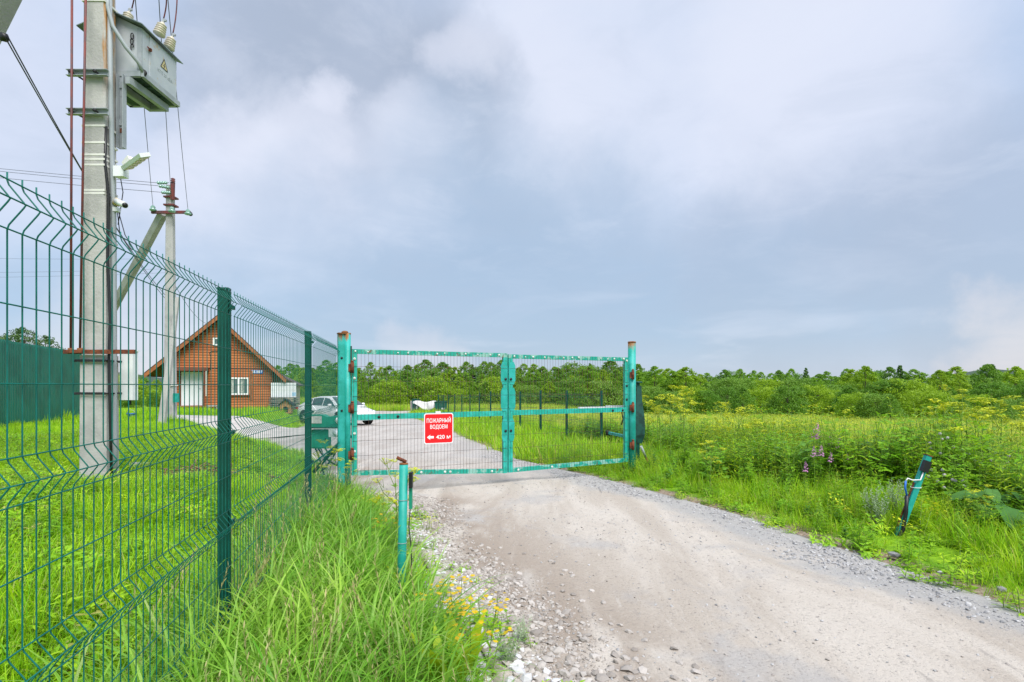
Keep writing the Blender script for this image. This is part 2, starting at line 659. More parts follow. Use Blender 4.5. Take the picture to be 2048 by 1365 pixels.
# far wooded hills on the horizon
M_hill = mat('far wooded hill', (0.045, 0.075, 0.05), 1.0, var=0.3, scale=0.02)
hb = MB()
hv, hf = [], []
for i in range(121):
    a = R(-75 + 150 * i / 120)
    hh = 14 + 16 * math.sin(a * 5.0 + 0.4) ** 2 + 14 * math.exp(-((a - 0.70) / 0.05) ** 2) + 16 * math.exp(-((a + 0.62) / 0.05) ** 2) + 4 * math.sin(a * 37)
    for rr, z in ((1400, -6), (1700, hh), (2100, -6)):
        hv.append((rr * math.sin(a), rr * math.cos(a), z))
for i in range(120):
    for k in range(2):
        j = i * 3 + k
        hf.append((j, j + 1, j + 4, j + 3))
hb.add(hv, [tuple(reversed(f)) for f in hf], True)
tag(hb.build('hills', M_hill), 'low dark wooded hills far off on the horizon', 'hills', kind='structure')

# ------------------------------------------------------------------ shared materials
M_wire = mat('green coated wire', (0.005, 0.135, 0.110), 0.45, var=0.25, scale=14, spec=0.25)
M_fpost = mat('dark green coated post', (0.003, 0.062, 0.045), 0.4, var=0.2, scale=8, spec=0.3)
M_teal = mat('turquoise gate paint', (0.010, 0.325, 0.245), 0.5, rgb2=(0.025, 0.41, 0.34), scale=9, rust=0.10, rustscale=9, bump=0.15, bscale=60)
M_teal2 = mat('turquoise post paint', (0.010, 0.295, 0.24), 0.48, rgb2=(0.025, 0.37, 0.33), scale=6, rust=0.02, rustscale=8, bump=0.12, bscale=50)
M_teal_worn = mat('worn turquoise paint with scratches', (0.010, 0.31, 0.23), 0.55, rgb2=(0.22, 0.45, 0.38), scale=9, lo=0.50, hi=0.60, rust=0.30, rustscale=6, bump=0.2, bscale=70)
M_green_box = mat('green cabinet paint', (0.010, 0.24, 0.15), 0.5, rgb2=(0.02, 0.33, 0.22), scale=5)
M_rust = mat('rusted steel', (0.20, 0.055, 0.022), 0.85, rgb2=(0.09, 0.028, 0.016), scale=18, bump=0.4, bscale=90)
M_orust = mat('orange rust', (0.22, 0.085, 0.025), 0.85, rgb2=(0.16, 0.06, 0.02), scale=22, bump=0.3, bscale=90)
M_rod = mat('red-brown painted rod', (0.17, 0.035, 0.03), 0.6, rgb2=(0.10, 0.045, 0.05), scale=6)
M_black = mat('black plastic', (0.012, 0.012, 0.014), 0.45)
M_dark = mat('dark rubber', (0.018, 0.018, 0.02), 0.7)
M_white = mat('white painted metal', (0.74, 0.76, 0.78), 0.4, var=0.06, scale=5)
M_stud = mat('worn white rivet', (0.66, 0.70, 0.66), 0.55, rgb2=(0.35, 0.40, 0.36), scale=60)
M_thin = mat('dark mesh wire', (0.035, 0.05, 0.048), 0.6, rgb2=(0.15, 0.06, 0.04), scale=20)
M_conc = mat('weathered concrete', (0.43, 0.42, 0.405), 0.9, rgb2=(0.35, 0.345, 0.335), scale=3.0, bump=0.35, bscale=30, rust=0.0)
M_conc2 = mat('pale concrete', (0.42, 0.41, 0.40), 0.9, rgb2=(0.33, 0.325, 0.32), scale=2.2, bump=0.3, bscale=30)
M_galv = mat('grey painted steel', (0.33, 0.36, 0.385), 0.5, rgb2=(0.26, 0.29, 0.31), scale=4, rust=0.03, rustscale=7, rustcol=(0.40, 0.24, 0.10))
M_tank = mat('pale grey transformer paint', (0.39, 0.425, 0.46), 0.42, rgb2=(0.45, 0.48, 0.51), scale=2.5, rust=0.27, rustscale=4.5, rustcol=(0.40, 0.33, 0.22))
M_under = mat('dark green primer', (0.03, 0.07, 0.055), 0.7, var=0.4, scale=9)
M_cable = mat('grey cable conduit', (0.30, 0.33, 0.35), 0.6)
M_line = mat('overhead conductor', (0.07, 0.07, 0.09), 0.6)
M_band = mat('white plastic strap', (0.68, 0.67, 0.63), 0.5)
M_porc = mat('glazed cream porcelain', (0.60, 0.54, 0.44), 0.25, spec=0.6)
M_gins = mat('green glass insulator', (0.20, 0.36, 0.30), 0.12, spec=0.7)
M_red = mat('red sign film', (0.72, 0.008, 0.012), 0.4)
M_yel = mat('faded yellow warning film', (0.50, 0.42, 0.20), 0.5)
M_blue = mat('blue plastic', (0.02, 0.14, 0.55), 0.45)


def text_mesh(txt, size, name, m, parent, loc, rot, bold=0.0, sx=1.0, align='CENTER', depth=0.0008):
    cu = bpy.data.curves.new(name, 'FONT')
    cu.body = txt
    cu.size = size
    cu.align_x = align
    cu.align_y = 'CENTER'
    cu.offset = bold
    cu.extrude = depth
    cu.resolution_u = 4
    tmp = bpy.data.objects.new('tmp_text', cu)
    COL.objects.link(tmp)
    dg = bpy.context.evaluated_depsgraph_get()
    me = bpy.data.meshes.new_from_object(tmp.evaluated_get(dg))
    bpy.data.objects.remove(tmp)
    bpy.data.curves.remove(cu)
    me.name = name
    me.materials.clear()
    me.materials.append(m)
    return shared(name, me, parent, loc, rot, (sx, 1, 1))


def top_rust(m, z0, z1, col=(0.25, 0.095, 0.022)):
    t = m.node_tree
    N = NT(t)
    b = t.nodes['Principled BSDF']
    pos = N.node('ShaderNodeNewGeometry').outputs['Position']
    s = N.node('ShaderNodeSeparateXYZ')
    t.links.new(pos, s.inputs[0])
    mp = N.node('ShaderNodeMapping')
    mp.inputs['Scale'].default_value = (1, 1, 0.18)
    t.links.new(pos, mp.inputs['Vector'])
    n = N.noise(mp.outputs[0], 22, 5, 0.6)
    f = N.ramp(N.math('ADD', s.outputs[2], N.math('MULTIPLY', N.math('SUBTRACT', n, 0.5), 0.55)), z0, z1)
    src = b.inputs['Base Color'].links[0].from_socket
    t.links.new(N.mix(f, src, col), b.inputs['Base Color'])
    return m


M_gpost = top_rust(mat('turquoise gate post paint with rusting top', (0.010, 0.295, 0.24), 0.48, rgb2=(0.025, 0.37, 0.33), scale=6, rust=0.03, rustscale=8, bump=0.12, bscale=50), 2.10, 2.24)

def text_fit(txt, w, h, name, m, parent, loc, rot, bold=0.0):
    o = text_mesh(txt, 1.0, name, m, parent, loc, rot, bold=bold, depth=0.002)
    xs = [v.co.x for v in o.data.vertices]
    ys_ = [v.co.y for v in o.data.vertices]
    cx, cy_ = (max(xs) + min(xs)) / 2, (max(ys_) + min(ys_)) / 2
    for v in o.data.vertices:
        v.co.x = (v.co.x - cx) * w / (max(xs) - min(xs))
        v.co.y = (v.co.y - cy_) * h / (max(ys_) - min(ys_))
        v.co.z *= 0.4
    return o


# ------------------------------------------------------------------ near mesh fence
TOP = 2.04
STRAIGHT = [0.205, 0.005, -0.495, -0.995]                    # heights of plain cross wires, from eye level
FOLDS = [0.455, -0.245, -0.745, -1.245]


def wire_path():
    pts = [(0.0, -1.52)]
    for a in reversed(FOLDS):
        pts += [(0.0, a - 0.062), (0.004, a - 0.05), (0.036, a - 0.008), (0.041, a), (0.036, a + 0.008), (0.004, a + 0.05), (0.0, a + 0.062)]
    pts.append((0.0, 0.537))
    return [(x, 0, z) for x, z in pts]


wire_me = MB().tube(wire_path(), 0.0020, 6).data('vertical_wire', M_wire)
fence = empty('mesh_fence', (-1.614, 3.11, 0), 'dark green welded wire fence with folded panels running up to the gate', 'fence')
frz = math.atan2(FN.y, FN.x)
fence.rotation_euler = (0, 0, frz)      # local x = towards the road, local y = along the fence
post_mb = MB()
post_mb.box((0, 0, 0.97), (0.055, 0.046, 2.14))
post_mb.box((0, 0, 2.0415), (0.061, 0.052, 0.012))
post_mb.box((0.033, 0, 0.97), (0.006, 0.018, 2.12))
post_me = post_mb.data('post', M_fpost)
clip_me = MB().box((0, 0, 0), (0.010, 0.058, 0.022)).lathe([(0.006, 0), (0.006, 0.006)], (0.005, 0, 0), (1, 0, 0), 6).data('clip', M_fpost)
for s in (-2.508, 0.0, 2.508):
    p = shared('post', post_me, fence, (0, s, 0))
    for h in (1.94, 1.24, 0.74):
        shared('clip', clip_me, p, (0.046, 0, h))


def near_panel(s0, s1, n):
    L = s1 - s0
    mb = MB()
    for h in STRAIGHT:
        mb.tube([(0.0053, 0, 1.5 + h), (0.0053, L, 1.5 + h)], 0.0021, 6)
    for a in FOLDS:
        for dx, dz in ((0.0053, 0.062), (0.046, 0.0), (0.0053, -0.062)):
            mb.tube([(dx, 0, 1.5 + a + dz), (dx, L, 1.5 + a + dz)], 0.0021, 6)
    panel = mb.build('mesh_panel', M_wire, fence)
    panel.location = (0.04, s0, 0)
    for i in range(n):
        w = shared('vertical_wire', wire_me, panel, (0, (i + 0.5) * L / n, 1.5))
    return panel


near_panel(-2.49, -0.02, 45)
near_panel(0.02, 2.488, 45)
near_panel(2.53, 4.30, 32)

# ------------------------------------------------------------------ gate
GL = Vector((-2.227, 7.40, 0))
GD = Vector((0.9055, 0.4244, 0))
GRZ = math.atan2(GD.y, GD.x)


def gate_leaf(t0, width, zt, zb, zb2, hinge_left, label):
    """leaf in its own frame: x along the gate, y away from the road, z up; zb at the hinge stile, zb2 at the meeting stile"""
    base = GL + GD * t0
    root = empty('gate_leaf', (base.x, base.y, 0), label, 'gate', 'the two gate leaves', GRZ)
    W = width
    zl, zr = (zb, zb2) if hinge_left else (zb2, zb)
    top = lambda x: zt
    bot = lambda x: zl + (zr - zl) * x / W
    mid = 1.075 if hinge_left else 1.09
    sw = 0.068
    MB().beam((0.0, 0, zt - 0.03), (W, 0, zt - 0.03), 0.05, 0.062).build('top_rail', M_teal_worn, root)
    MB().beam((sw, 0, mid), (W - sw, 0, mid + 0.01), 0.05, 0.075).build('middle_rail', M_teal, root)
    MB().beam((sw, 0, bot(sw) + 0.032), (W - sw, 0, bot(W - sw) + 0.032), 0.05, 0.062).build('bottom_rail', M_teal_worn, root)
    for x in (sw / 2, W - sw / 2):
        MB().box((x, 0.0, (bot(x) + zt - 0.062) / 2), (sw, 0.05, zt - 0.062 - bot(x))).build('stile', M_teal, root)
    # cover plates welded on the meeting stile
    xm = W - sw / 2 if hinge_left else sw / 2
    for z0, z1 in ((1.52, 1.86), (1.12, 1.47), (0.66, 1.0)):
        w = 0.055 if z0 > 1 else 0.047
        h = z1 - z0
        o = -(w - 0.034) if hinge_left else (w - 0.034)
        poly = [(-w * 0.55, 0, 0), (w * 0.55, 0, 0), (w, 0, 0.06), (w, 0, h - 0.06), (w * 0.55, 0, h), (-w * 0.55, 0, h), (-w, 0, h - 0.06), (-w, 0, 0.06)]
        MB().prism([Vector(q) for q in poly], (xm + o, -0.031, z0), (0, 0.006, 0)).build('cover_plate', M_teal2, root)
    # welded mesh
    n = int(W / 0.0485)
    vw = MB().tube([(0, 0, 0), (0, 0, 1)], 0.0019, 5).data('vertical_wire', M_thin)
    hm = MB()
    z = 0.36
    while z < zt - 0.04:
        hm.tube([(0.01, -0.031, z), (W - 0.01, -0.031, z)], 0.0019, 5)
        z += 0.2
    pan = hm.build('wire_mesh', M_thin, root)
    for i in range(n):
        x = (i + 0.5) * W / n
        shared('vertical_wire', vw, pan, (x, -0.0275, bot(x) + 0.01), (0, 0, 0), (1, 1, zt - bot(x) - 0.015))
    # round white and black rivets on rails and stiles
    riv = MB().lathe([(0.019, 0), (0.019, 0.005), (0.012, 0.010)], (0, 0, 0), (0, -1, 0), 12).data('rivet', M_stud)
    rivb = MB().lathe([(0.020, 0), (0.020, 0.006), (0.012, 0.012)], (0, 0, 0), (0, -1, 0), 12).data('rivet', M_black)
    tops = (0.06, 0.21, 0.62, 0.78, 1.17, 1.29, 1.62, 1.79, 2.02, 2.16) if hinge_left else (0.10, 0.30, 0.42, 0.62, 0.95, 1.12, 1.25, 1.66, 1.80, 1.92, 2.13)
    for x in tops:
        q = random.uniform(0.55, 1.05)
        shared('rivet', riv, root, (x + random.uniform(-0.02, 0.02), -0.025, zt - 0.03 + random.uniform(-0.006, 0.006)), (0, 0, 0), (q, 1, q))
    bots = (0.95, 1.3, 1.38, 2.03) if hinge_left else (0.16, 0.75)
    for x in bots:
        shared('rivet', riv, root, (x, -0.025, bot(x) + 0.032))
    sx = sw / 2 if hinge_left else W - sw / 2
    for z in ((1.86, 1.60, 0.86, 0.62) if hinge_left else (1.92,)):
        shared('rivet', riv, root, (sx, -0.025, z))
    for x, z in (((0.36, mid), (0.62, mid)) if hinge_left else ((1.90, mid), (2.10, mid), (sx, 1.5), (sx, 1.27))):
        shared('rivet', rivb, root, (x, -0.026, z))
    shared('rivet', rivb, root, (xm, -0.035 if False else -0.034, 1.60))
    shared('rivet', rivb, root, (xm, -0.034, 0.82))
    return root


gate_left = gate_leaf(0.085, 2.287, 1.99, 0.30, 0.18, True, 'left turquoise gate leaf of steel frame and wire mesh holding the red sign')
gate_right = gate_leaf(2.392, 2.218, 1.975, 0.22, 0.185, False, 'right turquoise gate leaf of steel frame and wire mesh without a sign')


def cap_and_drip(root, x, y, r, zt):
    MB().lathe([(r * 1.02, 0), (r * 1.08, 0.012), (r * 1.0, 0.028), (r * 0.3, 0.034)], (x, y, zt), (0, 0, 1), 20).build('rusty_cap', M_orust, root)


# left gate post: square tube with a round pipe welded to it
gl = empty('gate_post', (GL.x, GL.y, 0), 'turquoise gate post with rusty top where the mesh fence ends', 'post', 'gate posts', GRZ)
z0 = g1(GL.x, GL.y) - 0.2
MB().box((-0.045, 0.03, (2.19 + z0) / 2), (0.085, 0.10, 2.19 - z0)).build('square_tube', M_gpost, gl)
MB().tube([(0.033, -0.01, z0), (0.033, -0.01, 2.2)], 0.040, 18).build('pipe', M_gpost, gl)
MB().box((-0.012, 0.02, 2.197), (0.165, 0.135, 0.012)).lathe([(0.05, 0), (0.042, 0.02), (0.02, 0.03)], (0.0, 0.01, 2.203), (0, 0, 1), 10).build('rusty_cap', M_orust, gl)
for z in (1.74, 1.20, 0.58):
    h = MB().tube([(0.085, -0.06, z - 0.07), (0.085, -0.06, z + 0.07)], 0.024, 12).box((0.06, -0.045, z), (0.05, 0.02, 0.10)).build('hinge', M_rust, gl)
    MB().tube([(0.085, -0.06, z + 0.072), (0.085, -0.06, z + 0.095)], 0.018, 10).build('hinge_pin', M_rust, h)
MB().box((0.075, -0.02, 1.92), (0.018, 0.05, 0.22)).build('stop_plate', M_under, gl)
for z in (1.87, 1.17):
    MB().lathe([(0.015, 0), (0.015, 0.008), (0.008, 0.012)], (-0.045, -0.02, z), (0, -1, 0), 10).build('bolt', M_black, gl)

# right gate post: round pipe
GR = GL + GD * 4.70
gr = empty('gate_post', (GR.x, GR.y, 0), 'round turquoise gate post with rusty top standing in the roadside weeds', 'post', 'gate posts', GRZ)
z0 = g1(GR.x, GR.y) - 0.2
MB().tube([(0, 0, z0), (0, 0, 2.22)], 0.066, 24).build('pipe', M_gpost, gr)
cap_and_drip(gr, 0, 0, 0.066, 2.22)
for z in (1.68, 1.13, 0.50):
    h = MB().tube([(-0.035, -0.078, z - 0.075), (-0.035, -0.078, z + 0.075)], 0.023, 12).box((-0.055, -0.06, z), (0.06, 0.02, 0.10)).build('hinge', M_rust, gr)
    MB().tube([(-0.035, -0.078, z + 0.077), (-0.035, -0.078, z + 0.10)], 0.017, 10).build('hinge_pin', M_orust, h)

# red sign on the left leaf
SG = at(876.5, 857, 7.93)
tS = (SG - GL).dot(GD)
SGp = GL + GD * tS
sg = empty('warning_sign', (SGp.x, SGp.y, 0), 'red square sign with white Cyrillic lettering and arrow on the gate', 'sign', None, GRZ)
SW, SH, SZ = 0.435, 0.435, SG.z


def rounded(w, h, r, n=6):
    p = []
    for cx, cz, a0 in ((w / 2 - r, h / 2 - r, 0), (-w / 2 + r, h / 2 - r, 90), (-w / 2 + r, -h / 2 + r, 180), (w / 2 - r, -h / 2 + r, 270)):
        for i in range(n + 1):
            a = R(a0 + 90 * i / n)
            p.append(Vector((cx + r * math.cos(a), 0, cz + r * math.sin(a))))
    return p


MB().prism(rounded(SW, SH, 0.035), (0, -0.045, SZ), (0, 0.006, 0)).build('sign_board', M_white, sg)
MB().prism(rounded(SW - 0.028, SH - 0.028, 0.026), (0, -0.0465, SZ), (0, 0.0015, 0)).build('red_field', M_red, sg)
MB().box((-0.01, -0.040, SZ + SH / 2 + 0.012), (0.075, 0.012, 0.03)).build('hanger', M_white, sg)
fr = (R(90), 0, 0)
M_ltr = mat('white sign lettering', (0.82, 0.82, 0.82), 0.45)
text_fit('ПОЖАРНЫЙ', 0.357, 0.080, 'lettering', M_ltr, sg, (0, -0.0475, SZ + 0.122), fr, bold=0.010)
text_fit('ВОДОЕМ', 0.256, 0.070, 'lettering', M_ltr, sg, (0, -0.0475, SZ + 0.020), fr, bold=0.010)
text_fit('420 м', 0.212, 0.056, 'lettering', M_ltr, sg, (0.066, -0.0475, SZ - 0.122), fr, bold=0.012)
ar = [(-0.175, 0), (-0.125, 0.036), (-0.132, 0.016), (-0.075, 0.016), (-0.075, -0.016), (-0.132, -0.016), (-0.125, -0.036)]
MB().prism([Vector((x, 0, z)) for x, z in ar], (0, -0.0483, SZ - 0.122), (0, 0.0016, 0)).build('arrow', M_ltr, sg)

# gear at the left post: opener housing, cabinet, camera, arm, cables
op = empty('gate_opener', (-2.66, 8.0, 0.9), 'green gate opener housing with white label behind the left gate post', 'gate opener')
c0 = at(652, 842, 8.0)
opb = MB()
opb.prism([Vector(q) for q in ((-0.25, 0, -0.085), (0.24, 0, -0.085), (0.24, 0, 0.07), (0.10, 0, 0.07), (0.04, 0, 0.055), (-0.03, 0, 0.09), (-0.25, 0, 0.09))], c0 + Vector((0, -0.08, 0)), (0, 0.16, 0))
opb.build('housing', M_green_box, op, (-2.66, 8.0, 0.9))
MB().box(c0 + Vector((0, 0, -0.095)), (0.50, 0.18, 0.018)).build('base_plate', M_under, op, (-2.66, 8.0, 0.9))
MB().box(c0 + Vector((-0.11, -0.083, 0.02)), (0.15, 0.004, 0.105)).build('label_plate', mat('off-white label', (0.60, 0.60, 0.58), 0.5, rgb2=(0.45, 0.45, 0.44), scale=30), op, (-2.66, 8.0, 0.9))
MB().lathe([(0.045, 0), (0.045, 0.01)], c0 + Vector((0.205, -0.082, 0.01)), (0, -1, 0), 16).build('white_disc', M_white, op, (-2.66, 8.0, 0.9))
c1 = at(642, 878, 8.05)
cab = empty('control_cabinet', (c1.x, c1.y, c1.z - 0.14), 'green metal control cabinet hanging below the gate opener', 'cabinet')
o1 = (c1.x, c1.y, c1.z - 0.14)
MB().box(c1, (0.25, 0.14, 0.27)).build('case', M_green_box, cab, o1)
MB().box(c1 + Vector((0.0, -0.074, 0)), (0.215, 0.008, 0.235)).build('door', M_green_box, cab, o1)
MB().box(c1 + Vector((0.09, -0.081, 0)), (0.018, 0.006, 0.03)).build('lock', M_dark, cab, o1)
c2 = at(671, 866, 7.9)
cm = empty('security_camera', (c2.x, c2.y, c2.z), 'white bullet camera with box mount beside the left gate post', 'camera', 'security cameras')
o2 = tuple(c2)
MB().box(c2 + Vector((-0.035, 0.03, 0.0)), (0.12, 0.07, 0.12)).build('mount_box', M_white, cm, o2)
MB().tube([c2 + Vector((-0.01, 0.0, 0.01)), c2 + Vector((0.09, -0.10, -0.03))], 0.036, 16).build('barrel', M_white, cm, o2)
MB().lathe([(0.028, 0), (0.028, 0.004)], c2 + Vector((0.0905, -0.1005, -0.0302)), (0.67, -0.67, -0.27), 14).build('lens', M_black, cm, o2)
arm = empty('swing_linkage', tuple(at(655, 925, 7.85)), 'dark green steel arm slanting down from the left gate post', 'gate arm')
oa = tuple(arm.location)
MB().beam(at(699, 872, 7.5), at(662, 905, 7.8), 0.05, 0.06).build('upper_bar', M_fpost, arm, oa)
MB().tube([at(664, 903, 7.8), at(628, 944, 8.1)], 0.028, 10).build('lower_tube', M_fpost, arm, oa)
MB().lathe([(0.04, -0.03), (0.04, 0.03)], at(663, 905, 7.78), (0, 1, 0), 12).build('joint', M_dark, arm, oa)
wires = empty('cable_bundle', tuple(at(650, 905, 8.1)), 'tangle of black and grey cables under the green control cabinet', 'cables')
ow = tuple(wires.location)
for i, (pa, pb_, bend) in enumerate((((630, 896), (648, 950), (640, 915)), ((640, 896), (652, 940), (655, 920)), ((636, 897), (690, 935), (655, 930)), ((650, 897), (690, 945), (672, 925)), ((676, 897), (640, 945), (655, 935)))):
    A, B, C = at(*pa, 8.08), at(*pb_, 8.0 + 0.03 * i), at(*bend, 7.95)
    pts = [A * (1 - t) ** 2 + C * 2 * t * (1 - t) + B * t * t for t in [k / 8 for k in range(9)]]
    MB().tube(pts, 0.010 if i % 2 else 0.013, 6).build('cable', (M_dark, M_cable)[i % 2], wires, ow)

# gear at the right post: dark green post stub, brace, white actuator, arm
st = empty('fence_end_post', tuple(GR + Vector((0.27, 0.75, 0))), 'dark green fence end post wrapped in sheeting behind the right gate post', 'post')
os_ = tuple(st.location)
b0 = GR + Vector((0.27, 0.75, 0))
MB().box(b0 + Vector((0, 0, 0.72)), (0.06, 0.06, 1.66)).build('post_tube', M_fpost, st, os_)
sh = MB()
prof = [(0.06, 1.50), (0.075, 1.2), (0.11, 0.95), (0.12, 0.75), (0.115, 0.6), (0.07, 0.45)]
sv = []
for r, z in prof:
    for kx, ky in ((-0.4, -0.6), (1, -0.5), (1.1, 0.4), (-0.4, 0.6)):
        sv.append(b0 + Vector((kx * r, ky * r, z)))
sf = [(i * 4 + k, i * 4 + (k + 1) % 4, i * 4 + 4 + (k + 1) % 4, i * 4 + 4 + k) for i in range(5) for k in range(4)] + [(3, 2, 1, 0), (20, 21, 22, 23)]
sh.add(sv, [tuple(reversed(f)) for f in sf]).build('sheet_cover', mat('dark green sheeting', (0.008, 0.07, 0.055), 0.6, var=0.5, scale=9), st, os_)
MB().lathe([(0.075, 0), (0.07, 0.025), (0.02, 0.03)], b0 + Vector((0.01, 0, 1.55)), (0, 0, 1), 14).build('lid', M_fpost, st, os_)
br = empty('brace_rod', tuple(at(1308, 952, 10.2)), 'thin rusty brace rod leaning beside the right gate post', 'brace')
obr = tuple(br.location)
A, B = at(1282, 893, 9.9), at(1309, 956, 10.1)
MB().tube([A, A.lerp(B, 0.35)], 0.022, 8).build('painted_end', M_galv, br, obr)
MB().tube([A.lerp(B, 0.35), B + (B - A) * 0.05], 0.019, 8).build('rusty_rod', M_rust, br, obr)
ac = empty('gate_actuator', tuple(at(1203, 819, 10.4)), 'long white gate actuator lying behind the right gate leaf', 'actuator')
oac = tuple(ac.location)
MB().beam(at(1157, 819, 9.55), at(1210, 818, 9.62), 0.09, 0.075).build('cover', M_white, ac, oac)
MB().beam(at(1211, 817, 9.62), at(1248, 817, 9.60), 0.11, 0.09).build('motor_cover', M_white, ac, oac)
MB().tube([at(1243, 822, 9.6), at(1246, 838, 9.58), at(1243, 850, 9.6)], 0.012, 6).build('cable', M_dark, ac, oac)
am = empty('gate_stop', tuple(at(1232, 871, 9.9)), 'short teal arm with black rubber end behind the right gate leaf', 'gate arm')
oam = tuple(am.location)
MB().beam(at(1216, 866, 10.2), at(1254, 874, 9.6), 0.045, 0.045).build('bar', M_teal2, am, oam)
MB().lathe([(0.05, -0.02), (0.05, 0.03)], at(1215, 866, 10.2), (0.9, -0.4, 0), 12).build('rubber_buffer', M_dark, am, oam)

# ------------------------------------------------------------------ photocell posts
bx = at(803, 1208, 3.76)
bo = empty('photocell_post', (bx.x, bx.y, 0), 'upright turquoise photocell post with rusty tip in the grass by the road', 'post', 'photocell posts')
ob = (bx.x, bx.y, 0)
tip = Vector((bx.x + 0.015, bx.y, 0.968))
foot = Vector((bx.x - 0.008, bx.y, -0.25))
MB().tube([foot, tip], 0.029, 20).build('pipe', M_teal2, bo, ob)
MB().lathe([(0.030, 0), (0.031, 0.006), (0.015, 0.012)], tip, (0, 0, 1), 16).build('rusty_cap', M_orust, bo, ob)
MB().tube([tip + Vector((-0.045, 0, 0.045)), tip + Vector((0.018, -0.01, 0.018))], 0.012, 12).build('bent_stub', M_rust, bo, ob)
MB().box(tip + Vector((0.044, 0.02, -0.185)), (0.02, 0.03, 0.24)).build('mount_strip', M_green_box, bo, ob)
MB().box(tip + Vector((0.05, -0.005, -0.105)), (0.022, 0.045, 0.105)).build('sensor', M_black, bo, ob)
MB().tube([tip + Vector((0.042, 0.01, -0.30)), tip + Vector((0.035, 0, -0.42)), tip + Vector((0.05, 0, -0.56)), tip + Vector((0.055, -0.01, -0.66)), tip + Vector((0.04, 0, -0.80)), tip + Vector((0.02, 0, -0.95))], 0.004, 6).build('cable', M_dark, bo, ob)
for dz in (-0.24, -0.53):
    q = foot.lerp(tip, (0.968 + dz + 0.25) / 1.218)
    MB().tube([q + Vector((0.031 * math.cos(a), 0.031 * math.sin(a), 0)) for a in [k * math.pi / 8 for k in range(17)]], 0.002, 5, caps=False).build('tie_wire', M_galv, bo, ob)

rA, rB = at(1799, 1062, 5.42), at(1856, 912, 5.42)
rA.z -= 0.12
rA.x -= 0.045
rp = empty('photocell_post', (rA.x, rA.y, rA.z), 'leaning turquoise photocell post with black sensor among the weeds', 'post', 'photocell posts')
orp = tuple(rA)
ax = (rB - rA).normalized()
side = Vector((ax.z, 0, -ax.x))
MB().beam(rA, rB, 0.052, 0.042, up=(0, 1, 0)).build('square_tube', M_teal2, rp, orp)
MB().beam(rB, rB + ax * 0.008, 0.068, 0.05, up=(0, 1, 0)).build('rusty_cap', M_rust, rp, orp)
MB().beam(rA + ax * 0.16 - side * 0.036, rA + ax * 0.62 - side * 0.036, 0.012, 0.01, up=(0, 1, 0)).build('rusty_edge', M_rust, rp, orp)
pS = rB - ax * 0.11 + Vector((0, -0.036, 0)) - side * 0.012
MB().beam(pS - ax * 0.055, pS + ax * 0.055, 0.06, 0.045, up=(0, 1, 0)).build('sensor', M_black, rp, orp)
wp = [pS - ax * 0.06, pS - ax * 0.14 - side * 0.0, pS - ax * 0.17 - side * 0.07, pS - ax * 0.17 - side * 0.12, pS - ax * 0.20 - side * 0.13]
MB().tube(wp, 0.007, 6).build('white_cable', M_white, rp, orp)
MB().tube([wp[-1], wp[-1] - ax * 0.06 + side * 0.015, wp[-1] - ax * 0.13 + side * 0.06], 0.009, 6).build('blue_cable', M_blue, rp, orp)
q = wp[-1] - ax * 0.13 + side * 0.06
MB().tube([q, q - ax * 0.15 + side * 0.05, q - ax * 0.32 + side * 0.085, q - ax * 0.50 + side * 0.06, q - ax * 0.62 - side * 0.03, q - ax * 0.66 - side * 0.16], 0.017, 8).build('black_conduit', M_black, rp, orp)
MB().tube([rB - ax * 0.33 + Vector((0.045 * math.cos(a), 0.035 * math.sin(a), 0)) for a in [k * math.pi / 8 for k in range(17)]], 0.003, 5, caps=False).build('tie_wire', M_white, rp, orp)

# ------------------------------------------------------------------ far mesh fence along the yard
ff = empty('mesh_fence', (2.35, 14.6, 0), 'far dark green wire fence lining the grass verge beyond the gate', 'fence')
dirf = Vector((-0.2705, 0.9627, 0))
ff_o = Vector((2.35, 14.6, 0))
pd = MB().box((0, 0, 0.72), (0.06, 0.06, 1.70)).data('post', M_fpost)
NF = 13
pp = [ff_o + dirf * (2.5 * i) for i in range(NF)]
for q in pp:
    shared('post', pd, ff, (q.x - ff_o.x, q.y - ff_o.y, g1(q.x, q.y)), (0, 0, math.atan2(dirf.y, dirf.x)))
for a, b in zip(pp[:-1], pp[1:]):
    mb = MB()
    za, zb = g1(a.x, a.y), g1(b.x, b.y)
    nv = 50
    for h in (0.10, 0.16, 0.36, 0.56, 0.66, 0.71, 0.76, 0.96, 1.16, 1.36, 1.41, 1.46):
        mb.beam(Vector((a.x, a.y, za + h)) - ff_o, Vector((b.x, b.y, zb + h)) - ff_o, 0.006, 0.006)
    for k in range(nv):
        t = (k + 0.5) / nv
        p = a.lerp(b, t)
        z = za + (zb - za) * t
        bow = Vector((0.9627, 0.2705, 0)) * 0.04
        q0 = Vector((p.x, p.y, z)) - ff_o
        for h0, h1, o0, o1 in ((0.05, 0.66, 0, 0), (0.66, 0.71, 0, 1), (0.71, 0.76, 1, 0), (0.76, 1.36, 0, 0), (1.36, 1.41, 0, 1), (1.41, 1.46, 1, 0), (1.46, 1.50, 0, 0)):
            A = q0 + Vector((0, 0, h0)) + bow * o0
            B = q0 + Vector((0, 0, h1)) + bow * o1
            s = dirf * 0.0032
            mb.add([A - s, A + s, B + s, B - s], [(0, 1, 2, 3)])
    pan = mb.build('mesh_panel', M_wire, ff)
    pan['kind'] = 'stuff'
# ------------------------------------------------------------------ big concrete pole with transformer
PY = 6.95
PC = at(200, 772, PY)            # pole axis
SPX = FPX / PY                   # pixels per metre at the pole
gzp = g1(PC.x, PY)
pole = empty('utility_pole', (PC.x, PY, gzp), 'big concrete power pole with white straps carrying the transformer', 'pole', 'power poles')
op_ = (PC.x, PY, gzp)


def pz(py):
    return EYE + (HORIZON - py) / SPX


